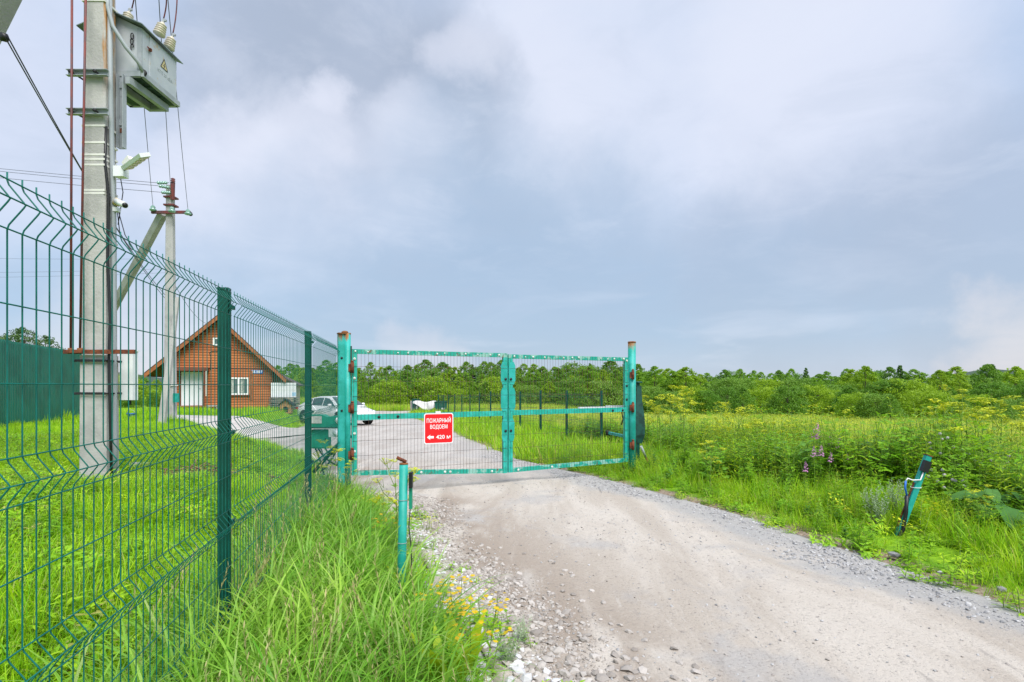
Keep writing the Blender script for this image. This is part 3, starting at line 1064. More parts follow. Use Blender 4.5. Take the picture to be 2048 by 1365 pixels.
def taper_column(mb, cx, cy, z0, z1, w0, w1, d0, d1, ch=0.02):
    """column with a trapezoid plan and chamfered edges"""
    vs = []
    for z, w, d in ((z0, w0, d0), (z1, w1, d1)):
        for x, y in ((-w / 2 + ch, -d / 2), (w / 2 - ch, -d / 2), (w / 2, -d / 2 + ch), (w / 2 * 0.86, d / 2), (-w / 2 * 0.86, d / 2), (-w / 2, -d / 2 + ch)):
            vs.append((cx + x, cy + y, z))
    n = 6
    mb.add(vs, [(0, 5, 4, 3, 2, 1), tuple(range(6, 12))] + [(i, (i + 1) % n, n + (i + 1) % n, n + i) for i in range(n)])


m = MB()
taper_column(m, PC.x, PY, pz(711.9), 8.6, 0.30, 0.255, 0.245, 0.20)
M_shaft = mat('weathered shaft concrete', (0.43, 0.42, 0.405), 0.9, rgb2=(0.35, 0.345, 0.335), scale=3.0, bump=0.35, bscale=30)
_t = M_shaft.node_tree
_N = NT(_t)
_pos = _N.node('ShaderNodeNewGeometry').outputs['Position']
_s = _N.node('ShaderNodeSeparateXYZ')
_t.links.new(_pos, _s.inputs[0])
_mp = _N.node('ShaderNodeMapping')
_mp.inputs['Scale'].default_value = (1, 1, 0.08)
_t.links.new(_pos, _mp.inputs['Vector'])
_wx = _N.math('ADD', _s.outputs[0], _N.math('MULTIPLY', _N.math('SUBTRACT', _N.noise(_mp.outputs[0], 26, 6, 0.65), 0.5), 0.22))
_f = _N.math('MULTIPLY', _N.ramp(_wx, PC.x + 0.098, PC.x + 0.150), _N.ramp(_s.outputs[2], 5.0, 5.7))
_b = _t.nodes['Principled BSDF']
_src = _b.inputs['Base Color'].links[0].from_socket
_t.links.new(_N.mix(_f, _src, (0.40, 0.19, 0.055)), _b.inputs['Base Color'])
m.build('shaft', M_shaft, pole, op_)
m = MB()
taper_column(m, PC.x + 0.02, PY - 0.03, gzp - 0.3, pz(712), 0.34, 0.325, 0.27, 0.26)
m.build('concrete_stub', M_conc2, pole, op_)
# rusty angle irons and the drive rods of the switch
MB().box((at(200, 704, PY - 0.2)), (0.86, 0.05, 0.05)).box(at(153, 704, PY - 0.22), (0.20, 0.08, 0.03)).build('rusty_cross_angle', M_rust, pole, op_)
for py in (723, 787):
    c = at(206, py, PY)
    MB().box(c + Vector((-0.03, -0.19, 0)), (0.40, 0.010, 0.030)).box(c + Vector((-0.03, 0.16, 0)), (0.40, 0.010, 0.030)).tube([c + Vector((-0.20, -0.22, 0)), c + Vector((-0.20, 0.18, 0))], 0.012, 6).tube([c + Vector((0.16, -0.22, 0)), c + Vector((0.16, 0.18, 0))], 0.012, 6).build('clamp', M_dark, pole, op_)
for (xa, xb) in ((141.5, 144), (160, 172)):
    A, B = at(xa, 700, PY - 0.22), at(xb, -40, PY - 0.22)
    B2 = A + (B - A) * 1.15
    MB().tube([A, B2], 0.013, 8).build('drive_rod', M_rod, pole, op_)
    MB().tube([A + Vector((0, 0, -0.03)), A + Vector((0, 0, 0.02))], 0.03, 8).build('rod_bearing', M_orust, pole, op_)
for py in (160, 236):
    c = at(197, py, PY)
    for dy in (-0.135, 0.125):
        mb = MB()
        yy = c + Vector((-0.02, dy, 0))
        sg_ = -1 if dy < 0 else 1
        mb.box(yy, (0.50, 0.008, 0.075))
        mb.box(yy + Vector((0, 0.024 * sg_, 0.0335)), (0.50, 0.04, 0.008)).box(yy + Vector((0, 0.024 * sg_, -0.0335)), (0.50, 0.04, 0.008))
        mb.build('channel_clamp', M_galv, pole, op_)
    for dx in (-0.20, 0.10):
        MB().tube([c + Vector((dx, -0.20, -0.005)), c + Vector((dx - 0.02, 0.16, 0.03))], 0.011, 6).lathe([(0.022, 0), (0.022, 0.018)], c + Vector((dx, -0.19, -0.003)), (0, -1, 0), 6).build('stud_bolt', M_dark, pole, op_)
for py in (13, 260, 293, 317, 326, 337, 387, 393, 486):
    z = pz(py)
    w, d = 0.285 + 0.0 * py, 0.235
    MB().box((PC.x, PY, z), (w, d, 0.024)).build('strap', M_band, pole, op_)
# grey conduit and black cable down the right-hand side, and the bracing pole
xs_ = PC.x + 0.165
MB().tube([(xs_ - 0.03, PY - 0.03, pz(-60)), (xs_ - 0.01, PY - 0.03, pz(200)), (xs_ + 0.005, PY - 0.03, pz(300)), (xs_ + 0.02, PY - 0.02, pz(420)), (xs_ + 0.025, PY - 0.02, pz(700)), (xs_ + 0.02, PY, pz(880)), (xs_ + 0.02, PY, gzp - 0.1)], 0.028, 10).build('conduit', M_cable, pole, op_)
MB().tube([(xs_ - 0.02, PY - 0.09, pz(260)), (xs_ - 0.03, PY - 0.10, pz(330)), (xs_ + 0.01, PY - 0.09, pz(400)), (xs_ - 0.005, PY - 0.09, pz(520)), (xs_ + 0.035, PY - 0.10, pz(640)), (xs_ + 0.055, PY - 0.15, pz(720)), (xs_ + 0.075, PY - 0.15, pz(860)), (xs_ + 0.07, PY - 0.12, gzp - 0.1)], 0.016, 8).build('black_cable', M_black, pole, op_)
MB().beam((xs_ + 0.01, PY - 0.125, pz(800)), (xs_ + 0.005, PY - 0.125, pz(715)), 0.012, 0.03).build('rusty_strip', M_orust, pole, op_)
# strut of this pole, coming down to the left out of the picture
A, B = at(152, -300, PY), at(-448, 900, PY)
m = MB()
m.beam(A, B + (B - A) * 0.05, 0.22, 0.24, up=(0, 1, 0))
m.build('strut', M_conc, pole, op_)
q = at(8, 75, PY - 0.12)
MB().lathe([(0.05, -0.03), (0.05, 0.03)], q, (0.4, 0.8, 0.2), 10).beam(q + Vector((-0.14, 0.0, 0.02)), q + Vector((0.02, 0, -0.03)), 0.02, 0.02).build('cable_anchor', M_black, pole, op_)

# white meter cabinet behind the pole
mc = at(258, 752, 7.10)
mcab = empty('meter_cabinet', (mc.x, mc.y, mc.z - 0.3), 'tall white meter cabinet hung from the rusty angle behind the big pole', 'cabinet')
om = (mc.x, mc.y, mc.z - 0.3)
MB().box(mc, (0.165, 0.10, 0.62)).build('case', M_white, mcab, om)
MB().box(mc + Vector((-0.072, -0.053, 0)), (0.018, 0.006, 0.61)).build('hinge_strip', M_band, mcab, om)
MB().box(mc + Vector((0, 0, 0.318)), (0.19, 0.13, 0.015)).build('top_plate', M_white, mcab, om)
MB().tube([mc + Vector((0, 0, -0.31)), mc + Vector((0.01, 0, -0.37))], 0.02, 8).build('cable_gland', M_dark, mcab, om)
bk = at(262, 812, 19.0)
bz = g1(bk.x, 19.0)
bu = empty('bucket', (bk.x, 19.0, bz), 'small blue bucket standing in the grass beyond the white cabinet', 'bucket')
MB().lathe([(0.10, 0.0), (0.13, 0.24), (0.14, 0.25), (0.12, 0.25), (0.10, 0.03)], (0, 0, 0), (0, 0, 1), 16).build('pail', M_blue, bu)
MB().tube([(0.13 * math.cos(a), 0, 0.25 + 0.12 * math.sin(a)) for a in [k * math.pi / 10 for k in range(11)]], 0.006, 5).build('handle', M_galv, bu)

# transformer cubicle on its bracket
TY0, TY1 = 7.12, 7.84
TXL, TXR = -5.42, -4.74
TZB, TZT = 5.52, 6.08
tcx, tcy = (TXL + TXR) / 2, (TY0 + TY1) / 2
tr = empty('transformer', (tcx, tcy, TZB - 0.1), 'grey pole-mounted transformer cubicle with peaked roof and cream bushings', 'transformer')
ot = (tcx, tcy, TZB - 0.1)
MB().box((tcx, tcy, (TZB + TZT) / 2), (TXR - TXL, TY1 - TY0, TZT - TZB)).build('tank', M_tank, tr, ot)
MB().box((TXR + 0.006, tcy + 0.05, (TZB + TZT) / 2 - 0.005), (0.014, TY1 - TY0 - 0.16, TZT - TZB - 0.04)).build('door', M_tank, tr, ot)
MB().box((TXR - 0.03, TY0 - 0.008, (TZB + TZT) / 2), (0.06, 0.016, TZT - TZB)).build('corner_angle', M_galv, tr, ot)
d_ = MB().box((TXR + 0.022, TY0 + 0.12, TZB + 0.36), (0.03, 0.03, 0.035)).tube([(TXR + 0.03, TY0 + 0.12, TZB + 0.36), (TXR + 0.03, TY0 + 0.05, TZB + 0.36)], 0.008, 6).build('latch', M_rust, tr, ot)
zr = TZT + 0.17
rm = MB()
for (xa, xb) in ((TXL - 0.10, tcx), (tcx, TXR + 0.05)):
    za, zb = (TZT - 0.02, zr) if xa < tcx - 0.2 else (zr, TZT + 0.005)
    rm.prism([Vector((xa, 0, za)), Vector((xb, 0, zb)), Vector((xb, 0, zb + 0.012)), Vector((xa, 0, za + 0.012))], (0, TY0 - 0.09, 0), (0, TY1 - TY0 + 0.17, 0))
rm.build('roof', mat('roof sheet dark grey', (0.13, 0.17, 0.18), 0.5, rgb2=(0.22, 0.27, 0.28), scale=5), tr, ot)
MB().prism([Vector((TXL, 0, TZT)), Vector((TXR, 0, TZT)), Vector((tcx, 0, zr - 0.005))], (0, TY0 + 0.002, 0), (0, 0.02, 0)).build('gable_plate', M_tank, tr, ot)
# warning triangle and worn lettering on the long door
wz, wy = TZB + 0.33, TY0 + 0.42
tri = [Vector((0, -0.075, -0.05)), Vector((0, 0.075, -0.05)), Vector((0, 0, 0.085))]
MB().prism(tri, (TXR + 0.0135, wy, wz), (0.002, 0, 0)).build('warning_triangle', M_yel, tr, ot)
bolt = [(0.012, 0.045), (-0.020, -0.002), (0.0, 0.0), (-0.010, -0.038), (0.022, 0.008), (0.003, 0.006)]
MB().prism([Vector((0, a, b)) for a, b in bolt], (TXR + 0.0157, wy, wz - 0.01), (0.0012, 0, 0)).build('lightning_mark', M_black, tr, ot)
edge = [(-0.075, -0.05), (0.075, -0.05), (0, 0.085), (-0.075, -0.05)]
em = MB()
for (a, b), (c_, d2) in zip(edge[:-1], edge[1:]):
    em.beam((TXR + 0.0165, wy + a, wz + b), (TXR + 0.0165, wy + c_, wz + d2), 0.002, 0.009, up=(0, 0, 1))
em.build('warning_border', M_black, tr, ot)
text_mesh('КТП 25 кВА', 0.060, 'lettering', M_cable, tr, (TXR + 0.0142 - ot[0], wy - ot[1] + 0.02, wz - 0.13 - ot[2]), (R(90), 0, R(90)), bold=0.001)
# base frame
fm = MB()
for x in (TXL + 0.03, TXR + 0.01):
    fm.box((x, tcy, TZB - 0.035), (0.05, TY1 - TY0 + 0.06, 0.07))
for y in (TY0 - 0.02, TY1 + 0.02):
    fm.box((tcx, y, TZB - 0.036), (TXR - TXL, 0.05, 0.068))
fm.build('base_frame', M_galv, tr, ot)
up_ = MB().box((tcx, tcy, TZB - 0.062), (TXR - TXL - 0.06, TY1 - TY0 - 0.05, 0.012))
for y in (TY0 + 0.22, TY0 + 0.48):
    up_.box((tcx, y, TZB - 0.075), (TXR - TXL - 0.08, 0.03, 0.02))
up_.build('floor_plate', M_under, tr, ot)
# bracket: arms below, drop channel, tie piece
for x, yq in ((-5.08, 7.78), (-4.87, 7.78)):
    MB().beam((x, PY + 0.08, TZB - 0.145), (x + 0.03, yq, TZB - 0.135), 0.06, 0.09).build('bracket_arm', M_galv, tr, ot)
MB().beam((-5.05, 7.74, TZB - 0.15), (-4.84, 7.74, TZB - 0.15), 0.06, 0.07).build('bracket_tie', M_galv, tr, ot)
dc = MB()
dx_, dy_ = -4.97, TY0 - 0.03
dc.box((dx_, dy_, pz(215)), (0.085, 0.012, 0.93)).box((dx_ - 0.037, dy_ - 0.035, pz(215)), (0.010, 0.06, 0.93)).box((dx_ + 0.037, dy_ - 0.035, pz(215)), (0.010, 0.06, 0.93))
dc.build('drop_channel', M_galv, tr, ot)
for z in (pz(178), pz(252)):
    MB().box((-5.08, dy_ + 0.01, z), (0.22, 0.04, 0.06)).build('drop_channel_tie', M_rust if z < pz(200) else M_galv, tr, ot)
MB().tube([(xs_ - 0.03, PY - 0.05, pz(-10)), (xs_ - 0.02, PY - 0.07, pz(20)), (xs_ + 0.03, PY - 0.05, pz(58)), (xs_ + 0.16, PY + 0.0, pz(95)), (xs_ + 0.25, PY + 0.10, pz(116)), (xs_ + 0.27, TY0 - 0.01, pz(132))], 0.024, 10).build('low_voltage_hose', M_cable, tr, ot)
MB().lathe([(0.045, 0), (0.045, 0.02)], (xs_ + 0.27, TY0, pz(132)), (0, -1, 0), 14).build('hose_collar', M_dark, tr, ot)
for i in range(3):
    zc = pz(58 + i * 11)
    mb = MB()
    pts = [Vector((-4.86 + 0.018 * math.cos(a), TY0 - 0.02 - (0.006 if i % 2 else 0), zc + 0.042 * math.sin(a))) for a in [k * 2 * math.pi / 12 for k in range(13 if i < 2 else 9)]]
    mb.tube(pts, 0.006, 6)
    mb.build('chain_link', M_dark, tr, ot)
bush = MB()
prof = [(0.03, 0)]
for k in range(5):
    z = 0.02 + k * 0.032
    prof += [(0.072 - k * 0.004, z), (0.076 - k * 0.004, z + 0.010), (0.040, z + 0.022)]
prof += [(0.028, 0.19), (0.02, 0.20)]
bush.lathe(prof, (0, 0, 0), (0, 0, 1), 18)
bush_me = bush.data('bushing', M_porc)
term_me = MB().lathe([(0.016, 0.19), (0.018, 0.22), (0.010, 0.225), (0.010, 0.26)], (0, 0, 0), (0, 0, 1), 10).box((0.012, 0, 0.235), (0.05, 0.02, 0.025)).data('terminal', M_galv)
bush_pos = []
for px, py, Y in ((253, 52, 7.30), (317, 72, 7.42), (336, 100, 7.66)):
    p = at(px, py, Y)
    rx = R(4) if px < 300 else R(12)
    b = shared('bushing', bush_me, tr, tuple(p - Vector(ot)), (R(-8), rx, 0), (1, 1, 1))
    shared('terminal', term_me, b)
    bush_pos.append(p + Vector((0.05, 0.03, 0.25)))

# ------------------------------------------------------------------ street floodlight and cameras on the pole
fl = empty('floodlight', tuple(at(242, 334, PY)), 'white LED floodlight tilted up on the right side of the big pole', 'floodlight')
of = tuple(fl.location)
a0, a1 = at(253, 336, PY - 0.1), at(290, 310, PY - 0.5)
ld = (a1 - a0).normalized()
upv = Vector((-0.45, -0.15, 0.85))
upv = (upv - ld * upv.dot(ld)).normalized()
MB().beam(a0, a1, 0.115, 0.045, up=tuple(upv)).build('lamp_body', M_white, fl, of)
for k in range(5):
    p = a0.lerp(a1, (k + 0.5) / 5)
    sdv = ld.cross(upv).normalized()
    for s in (-0.035, 0.035):
        MB().beam(p - ld * 0.034 + sdv * s * 0.75 - upv * 0.026, p + ld * 0.034 + sdv * s * 0.75 - upv * 0.026, 0.042, 0.01, up=tuple(upv)).build('led_lens', M_porc, fl, of)
MB().beam(a0 + Vector((-0.03, 0.02, 0.04)), a0 + Vector((0.07, -0.02, 0.11)), 0.07, 0.06).build('driver_box', M_band, fl, of)
MB().box(at(242, 345, PY - 0.02), (0.13, 0.10, 0.13)).build('junction_box', M_white, fl, of)
MB().tube([at(247, 340, PY - 0.05), a0 + ld * 0.03], 0.018, 8).build('bracket', M_dark, fl, of)
cm2 = empty('security_camera', tuple(at(240, 405, PY)), 'small white camera low on the right side of the big pole', 'camera', 'security cameras')
o3 = tuple(cm2.location)
MB().tube([at(233, 403, PY - 0.05), at(250, 411, PY - 0.35)], 0.035, 14).build('barrel', M_white, cm2, o3)
MB().lathe([(0.03, 0), (0.03, 0.004)], at(250, 411, PY - 0.351), at(250, 411, PY - 0.35) - at(233, 403, PY - 0.05), 12).build('lens', M_black, cm2, o3)
MB().lathe([(0.04, 0), (0.045, 0.05), (0.03, 0.09)], at(231, 411, PY - 0.02), (0.5, 0, 1), 12).build('mount', mat('yellowed plastic', (0.60, 0.46, 0.20), 0.5), cm2, o3)
MB().box(at(233, 420, PY - 0.02), (0.06, 0.06, 0.05)).build('mount_box', M_white, cm2, o3)
# loose cables hanging beside the pole
cb = empty('hanging_cable', tuple(at(238, 420, PY)), 'thin black cables looping down behind the big pole', 'cable')
oc = tuple(cb.location)
for pts in (((240, 350), (246, 385), (241, 420), (236, 450)), ((228, 352), (232, 400), (240, 470), (262, 498), (285, 508)), ((236, 420), (250, 470), (268, 500))):
    MB().tube([at(x, y, PY + 0.05 + 0.02 * i) for i, (x, y) in enumerate(pts)], 0.006, 5).build('cable', M_line, cb, oc)

# ------------------------------------------------------------------ second, A-framed concrete pole
P2Y = 18.5
p2 = at(341, 840, P2Y)
p2.z = g1(p2.x, P2Y)
pole2 = empty('utility_pole', tuple(p2), 'slim concrete power pole with slanting strut and green glass insulators', 'pole', 'power poles')
o2p = tuple(p2)
m = MB()
ztop = at(342, 372, P2Y).z
taper_column(m, p2.x, P2Y, p2.z - 0.3, ztop, 0.34, 0.21, 0.26, 0.18)
m.build('shaft', M_conc2, pole2, o2p)
sa = at(327, 432, P2Y - 0.1)
sb = at(322, 862, P2Y - 1.4)
sb0 = at(225, 620, P2Y)
m = MB().beam(at(326, 428, P2Y), at(113, 832, 24.6), 0.21, 0.21, up=(0, 1, 0))
m.build('strut', M_conc2, pole2, o2p)
p3 = at(321, 853, 16.3)
p3.z = g1(p3.x, 16.3)
stub = empty('concrete_post', tuple(p3), 'plain slim concrete post standing just in front of the strutted pole', 'post')
m = MB()
taper_column(m, p3.x, 16.3, p3.z - 0.3, at(337, 590, 16.3).z, 0.20, 0.11, 0.18, 0.10)
mo = m.build('shaft', M_conc2, stub, tuple(p3))
# lean its top against the pole
sh_ = (at(336, 590, 16.3).x - p3.x) / (at(336, 590, 16.3).z - p3.z)
for v in mo.data.vertices:
    v.co.x += sh_ * max(0, v.co.z)
    v.co.y += 0.30 * max(0, v.co.z) * 2.0 / 5.0
MB().box(at(342, 425, P2Y - 0.15), (1.28, 0.07, 0.09)).build('cross_arm', M_rod, pole2, o2p)
for py in (412, 396):
    MB().box(at(342, py, P2Y), (0.34, 0.30, 0.05)).build('clamp', M_rod, pole2, o2p)
MB().beam(at(345, 400, P2Y - 0.12), at(346, 366, P2Y - 0.12), 0.10, 0.08).build('top_bracket', M_rod, pole2, o2p)
gl_prof = [(0.02, 0), (0.10, 0.02), (0.11, 0.06), (0.06, 0.10), (0.075, 0.13), (0.05, 0.18), (0.02, 0.20)]
gi = MB().lathe(gl_prof, (0, 0, -0.05), (0, 0, 1), 16).data('glass_insulator', M_gins)
ins = [at(306, 420, P2Y - 0.2), at(344, 423, P2Y - 0.35), at(376, 428, P2Y - 0.2)]
for q in ins:
    shared('glass_insulator', gi, pole2, tuple(q - p2))
MB().lathe([(0.02, -0.08), (0.07, -0.06), (0.045, -0.03), (0.075, 0.0), (0.045, 0.03), (0.07, 0.06), (0.02, 0.09)], at(346, 362, P2Y - 0.12), (0, 0, 1), 14).build('brown_insulator', M_rod, pole2, o2p)
MB().tube([at(380, 428, P2Y - 0.15) + Vector((0.06 * math.cos(a), 0.02 * a / 6, 0.06 * math.sin(a))) for a in [k * math.pi / 6 for k in range(25)]], 0.012, 5).build('wire_coil', M_dark, pole2, o2p)
for i, (xa, ya, xb, yb) in enumerate(((312, 366, 338, 366), (316, 372, 340, 376), (322, 385, 341, 386))):
    A, B = at(xa, ya, P2Y - 0.5), at(xb, yb, P2Y - 0.1)
    s = MB()
    ax_ = (B - A).normalized()
    L = (B - A).length
    prof = [(0.012, 0)]
    k = 0.05
    while k < L * 0.8:
        prof += [(0.012, k), (0.055, k + 0.02), (0.05, k + 0.05), (0.012, k + 0.06)]
        k += 0.09
    prof.append((0.012, L))
    s.lathe(prof, A, ax_, 12)
    s.build('insulator_string', M_gins, pole2, o2p)
MB().box(at(352, 796, P2Y - 0.1), (0.12, 0.14, 0.30)).build('green_box', M_teal2, pole2, o2p)
MB().box(at(341, 771, P2Y - 0.02), (0.325, 0.30, 0.04)).build('strap', M_band, pole2, o2p)

# ------------------------------------------------------------------ overhead lines
def sag_line(name, A, B, sag, r, label, group, n=16):
    pts = []
    for k in range(n + 1):
        t = k / n
        p = A.lerp(B, t)
        p.z -= sag * 4 * t * (1 - t)
        pts.append(p)
    mid = A.lerp(B, 0.5)
    o = MB().tube(pts, r, 5).build(name, M_line, None, tuple(mid))
    return tag(o, label, 'overhead wire', group)


PTOP = [at(250, -330, 6.6), at(330, -330, 7.3), at(395, -330, 7.9)]
for A, B, lab in zip((at(258, -160, 7.2), at(306, -200, 7.4), at(318, -200, 8.0)), ins,
                     ('overhead wire to the near insulator of the slim pole\'s cross arm', 'overhead wire to the middle insulator of the slim pole\'s cross arm', 'overhead wire to the far insulator of the slim pole\'s cross arm')):
    sag_line('overhead_wire', A, B + Vector((0, 0, 0.12)), 0.15, 0.007, lab, 'wires between the two poles')
for b, A, lab in zip(bush_pos, (at(262, -90, 6.9), at(322, -60, 7.2), at(348, -90, 7.7)), ('looped lead rising from the transformer bushing nearest the pole', 'looped lead rising from the middle transformer bushing', 'looped lead rising from the outermost transformer bushing')):
    pts = [b, b + Vector((0.03, 0, 0.12)), b.lerp(A, 0.5) + Vector((0.10, 0, 0)), A]
    o = MB().tube([pts[0] * (1 - t) ** 3 + pts[1] * 3 * t * (1 - t) ** 2 + pts[2] * 3 * t * t * (1 - t) + pts[3] * t ** 3 for t in [k / 12 for k in range(13)]], 0.008, 6).build('lead_wire', M_rod, None, tuple(b))
    tag(o, lab, 'wire', 'transformer leads')
for i, (y0, q) in enumerate(((333, (312, 366)), (336, (316, 372)), (348, (322, 385)))):
    sag_line('overhead_wire', at(-420, y0 - 45 + i * 2, 25.0), at(q[0], q[1], P2Y - 0.5), 0.1, 0.008, ('upper', 'middle', 'lowest')[i] + ' of the three wires running left from the slim pole\'s top', 'wires leaving the slim pole')
for i, dy in enumerate((0, 7)):
    sag_line('service_cable', at(12 + dy * 0.3, 78 - dy, PY - 0.1), at(330, 590 + dy, 20.0), 0.25, 0.009, ('upper', 'lower')[i] + ' strand of the service cable falling from the pole strut', 'service cable strands')
for i, (ya, yb) in enumerate(((510, 518), (545, 538), (556, 546))):
    sag_line('distant_wire', at(-300, ya, 60), at(330, yb, 60), 0.2, 0.011, ('highest', 'middle', 'lowest')[i] + ' of three thin distant wires left of the poles', 'distant wires')
sag_line('house_cable', at(344, 560, P2Y), at(415, 648, 31.0), 0.3, 0.008, 'thin cable sagging from the slim pole to the wooden house', None)

# ------------------------------------------------------------------ wooden house
HY0 = 32.0
HX0 = (331 - 1024) / FPX * HY0
HU = Vector((0.93, 0.3676, 0))
HRZ = math.atan2(HU.y, HU.x)
house = empty('wooden_house', (HX0, HY0, 0), 'small orange-brown timber house with steep gable, white door and window', 'house', None, HRZ)
M_wood = mat('orange stained plank', (0.42, 0.130, 0.040), 0.6, rgb2=(0.33, 0.095, 0.030), scale=1.3, lo=0.35, hi=0.7)
_t = M_wood.node_tree
_N = NT(_t)
_info = _N.node('ShaderNodeObjectInfo').outputs['Random']
_b = _t.nodes['Principled BSDF']
_src = _b.inputs['Base Color'].links[0].from_socket
_t.links.new(_N.mix(_N.ramp(_info, 0, 1, False), _src, (0.48, 0.170, 0.056)), _b.inputs['Base Color'])
M_trim = mat('dark red-brown trim', (0.17, 0.052, 0.028), 0.55, var=0.25, scale=5)
M_fascia = mat('brown fascia board', (0.34, 0.115, 0.038), 0.6, var=0.3, scale=2.5)
M_roof = mat('brown metal roofing', (0.10, 0.055, 0.045), 0.5, var=0.25, scale=3)
M_glass = glass_mat('dark window glass', (0.10, 0.14, 0.14))
M_frame = mat('white window frame', (0.76, 0.77, 0.76), 0.4)
M_door = mat('white door panel', (0.70, 0.72, 0.76), 0.45, var=0.06, scale=2)
M_curt = mat('curtain seen through glass', (0.40, 0.42, 0.38), 0.9, rgb2=(0.22, 0.25, 0.24), scale=12)


def hp(px, py):
    a = (px - 1024) / FPX
    t = (a * HY0 - HX0) / (HU.x - a * HU.y)
    Y = HY0 + t * HU.y
    return t, EYE + (HORIZON - py) / FPX * Y


WID = hp(543.5, 800)[0]
TA, ZA = hp(437, 632)            # ridge
TL, ZL = hp(293, 746)            # left eave tip
TR, ZR = hp(572, 757)            # right eave tip
sl = (ZA - ZL) / (TA - TL)
sr = (ZA - ZR) / (TR - TA)
DEP = 6.5
RT = 0.20


def roof_z(t):
    return ZA - RT - ((TA - t) * sl if t < TA else (t - TA) * sr)


wm = MB()
pent = [Vector((0.02, 0, -0.5)), Vector((WID - 0.02, 0, -0.5)), Vector((WID - 0.02, 0, roof_z(WID) - 0.02)), Vector((TA, 0, ZA - RT - 0.04)), Vector((0.02, 0, roof_z(0) - 0.02))]
wm.prism(pent, (0, 0.06, 0), (0, DEP, 0))
wm.build('wall', M_wood, house)
ph = 0.155
plank_me = MB().prism([Vector((0, -0.012, 0.0)), Vector((0, -0.040, 0.02)), Vector((0, -0.046, ph * 0.5)), Vector((0, -0.040, ph - 0.03)), Vector((0, -0.010, ph - 0.008)), Vector((0, 0.058, ph - 0.008)), Vector((0, 0.058, 0))], (0, 0, 0), (1, 0, 0)).data('plank', M_wood)
z = -0.12
while z + ph < ZA - RT - 0.10:
    zt = z + ph
    x0 = 0.0 if roof_z(0) > zt else TA - (ZA - RT - zt) / sl
    x1 = WID if roof_z(WID) > zt else TA + (ZA - RT - zt) / sr
    if x1 - x0 > 0.1:
        shared('plank', plank_me, house, (x0, 0, z), (0, 0, 0), (x1 - x0, 1, 1))
    z += ph
# planks of the side wall facing the yard
z = -0.12
side_me = MB().prism([Vector((0.012, 0, 0)), Vector((0.036, 0, 0.02)), Vector((0.040, 0, ph * 0.5)), Vector((0.036, 0, ph - 0.03)), Vector((0.010, 0, ph - 0.008)), Vector((-0.03, 0, ph - 0.008)), Vector((-0.03, 0, 0))], (0, 0, 0), (0, DEP, 0)).data('plank', M_wood)
while z + ph < roof_z(WID) - 0.05:
    shared('plank', side_me, house, (WID, 0.07, z))
    z += ph
# roof slabs with overhang towards the viewer, fascia boards in front
for t0, z0_, name in ((TL, ZL, 'roof_slope'), (TR, ZR, 'roof_slope')):
    mb = MB()
    mb.prism([Vector((t0, 0, z0_ - 0.05)), Vector((TA, 0, ZA - 0.05)), Vector((TA, 0, ZA)), Vector((t0, 0, z0_))], (0, -0.55, 0), (0, DEP + 1.1, 0))
    rs = mb.build(name, M_roof, house)
    mb = MB()
    mb.prism([Vector((t0 + (0.01 if t0 < TA else -0.01), 0, z0_ - 0.30)), Vector((TA, 0, ZA - 0.30)), Vector((TA, 0, ZA - 0.053)), Vector((t0 + (0.01 if t0 < TA else -0.01), 0, z0_ - 0.053))], (0, -0.54, 0), (0, 0.035, 0))
    mb.build('fascia_board', M_fascia, house)
    mb = MB()
    mb.prism([Vector((t0, 0, z0_ - 0.16)), Vector((TA, 0, ZA - 0.16)), Vector((TA, 0, ZA - 0.055)), Vector((t0, 0, z0_ - 0.055))], (0, -0.50, 0), (0, DEP + 1.0, 0))
    mb.build('soffit_boards', M_trim, house)
    MB().box((t0, DEP / 2, z0_ - 0.13), (0.03, DEP + 1.06, 0.16)).build('eaves_board', M_fascia, house)
# door under a small hood
d0, dz1 = hp(363, 744)
d1, dz0 = hp(405, 811)
dm = MB().box(((d0 + d1) / 2, -0.06, (dz0 + dz1) / 2), (d1 - d0, 0.06, dz1 - dz0)).build('door', M_door, house)
MB().box((d1 - 0.12, -0.11, (dz0 + dz1) / 2), (0.10, 0.04, 0.02)).build('handle', M_galv, dm)
for x in (d0 - 0.05, d1 + 0.05):
    MB().box((x, -0.055, (dz0 + dz1) / 2), (0.09, 0.08, dz1 - dz0 + 0.1)).build('door_jamb', M_trim, house)
MB().box(((d0 + d1) / 2, -0.10, dz0 - 0.05), (d1 - d0 + 0.25, 0.2, 0.09)).build('threshold', mat('reddish paint', (0.30, 0.10, 0.075), 0.6), house)
zg = -0.25
for k in range(2):
    MB().box(((d0 + d1) / 2, -0.35 - 0.28 * k, (dz0 - 0.12 - 0.16 * k + zg) / 2), (d1 - d0 + 0.3, 0.30, dz0 - 0.12 - 0.16 * k - zg)).build('step', M_trim, house)
h0, hz1 = hp(340, 735)
h1, hz0 = hp(419, 743)
MB().box(((h0 + h1) / 2, -0.38, (hz0 + hz1) / 2), (h1 - h0, 0.76, hz1 - hz0)).build('door_hood', M_trim, house)
for x in (d0 - 0.30, hp(411, 800)[0]):
    MB().box((x, -0.68, (hz0 - 0.003 + zg) / 2), (0.10, 0.10, hz0 - 0.003 - zg)).build('hood_post', M_trim, house)
MB().box((hp(413.5, 770)[0] + 0.06, -0.74, (hz0 + dz0) / 2 + 0.3), (0.035, 0.03, 1.5)).build('white_strip', M_band, house)
bx0, bz = hp(415, 812)
bx1 = hp(440, 812)[0]
MB().box(((bx0 + bx1) / 2, -0.35, bz), (bx1 - bx0, 0.4, 0.05)).box((bx0 + 0.1, -0.35, bz - 0.2), (0.08, 0.3, 0.36)).box((bx1 - 0.1, -0.35, bz - 0.2), (0.08, 0.3, 0.36)).build('bench', M_conc2, house)
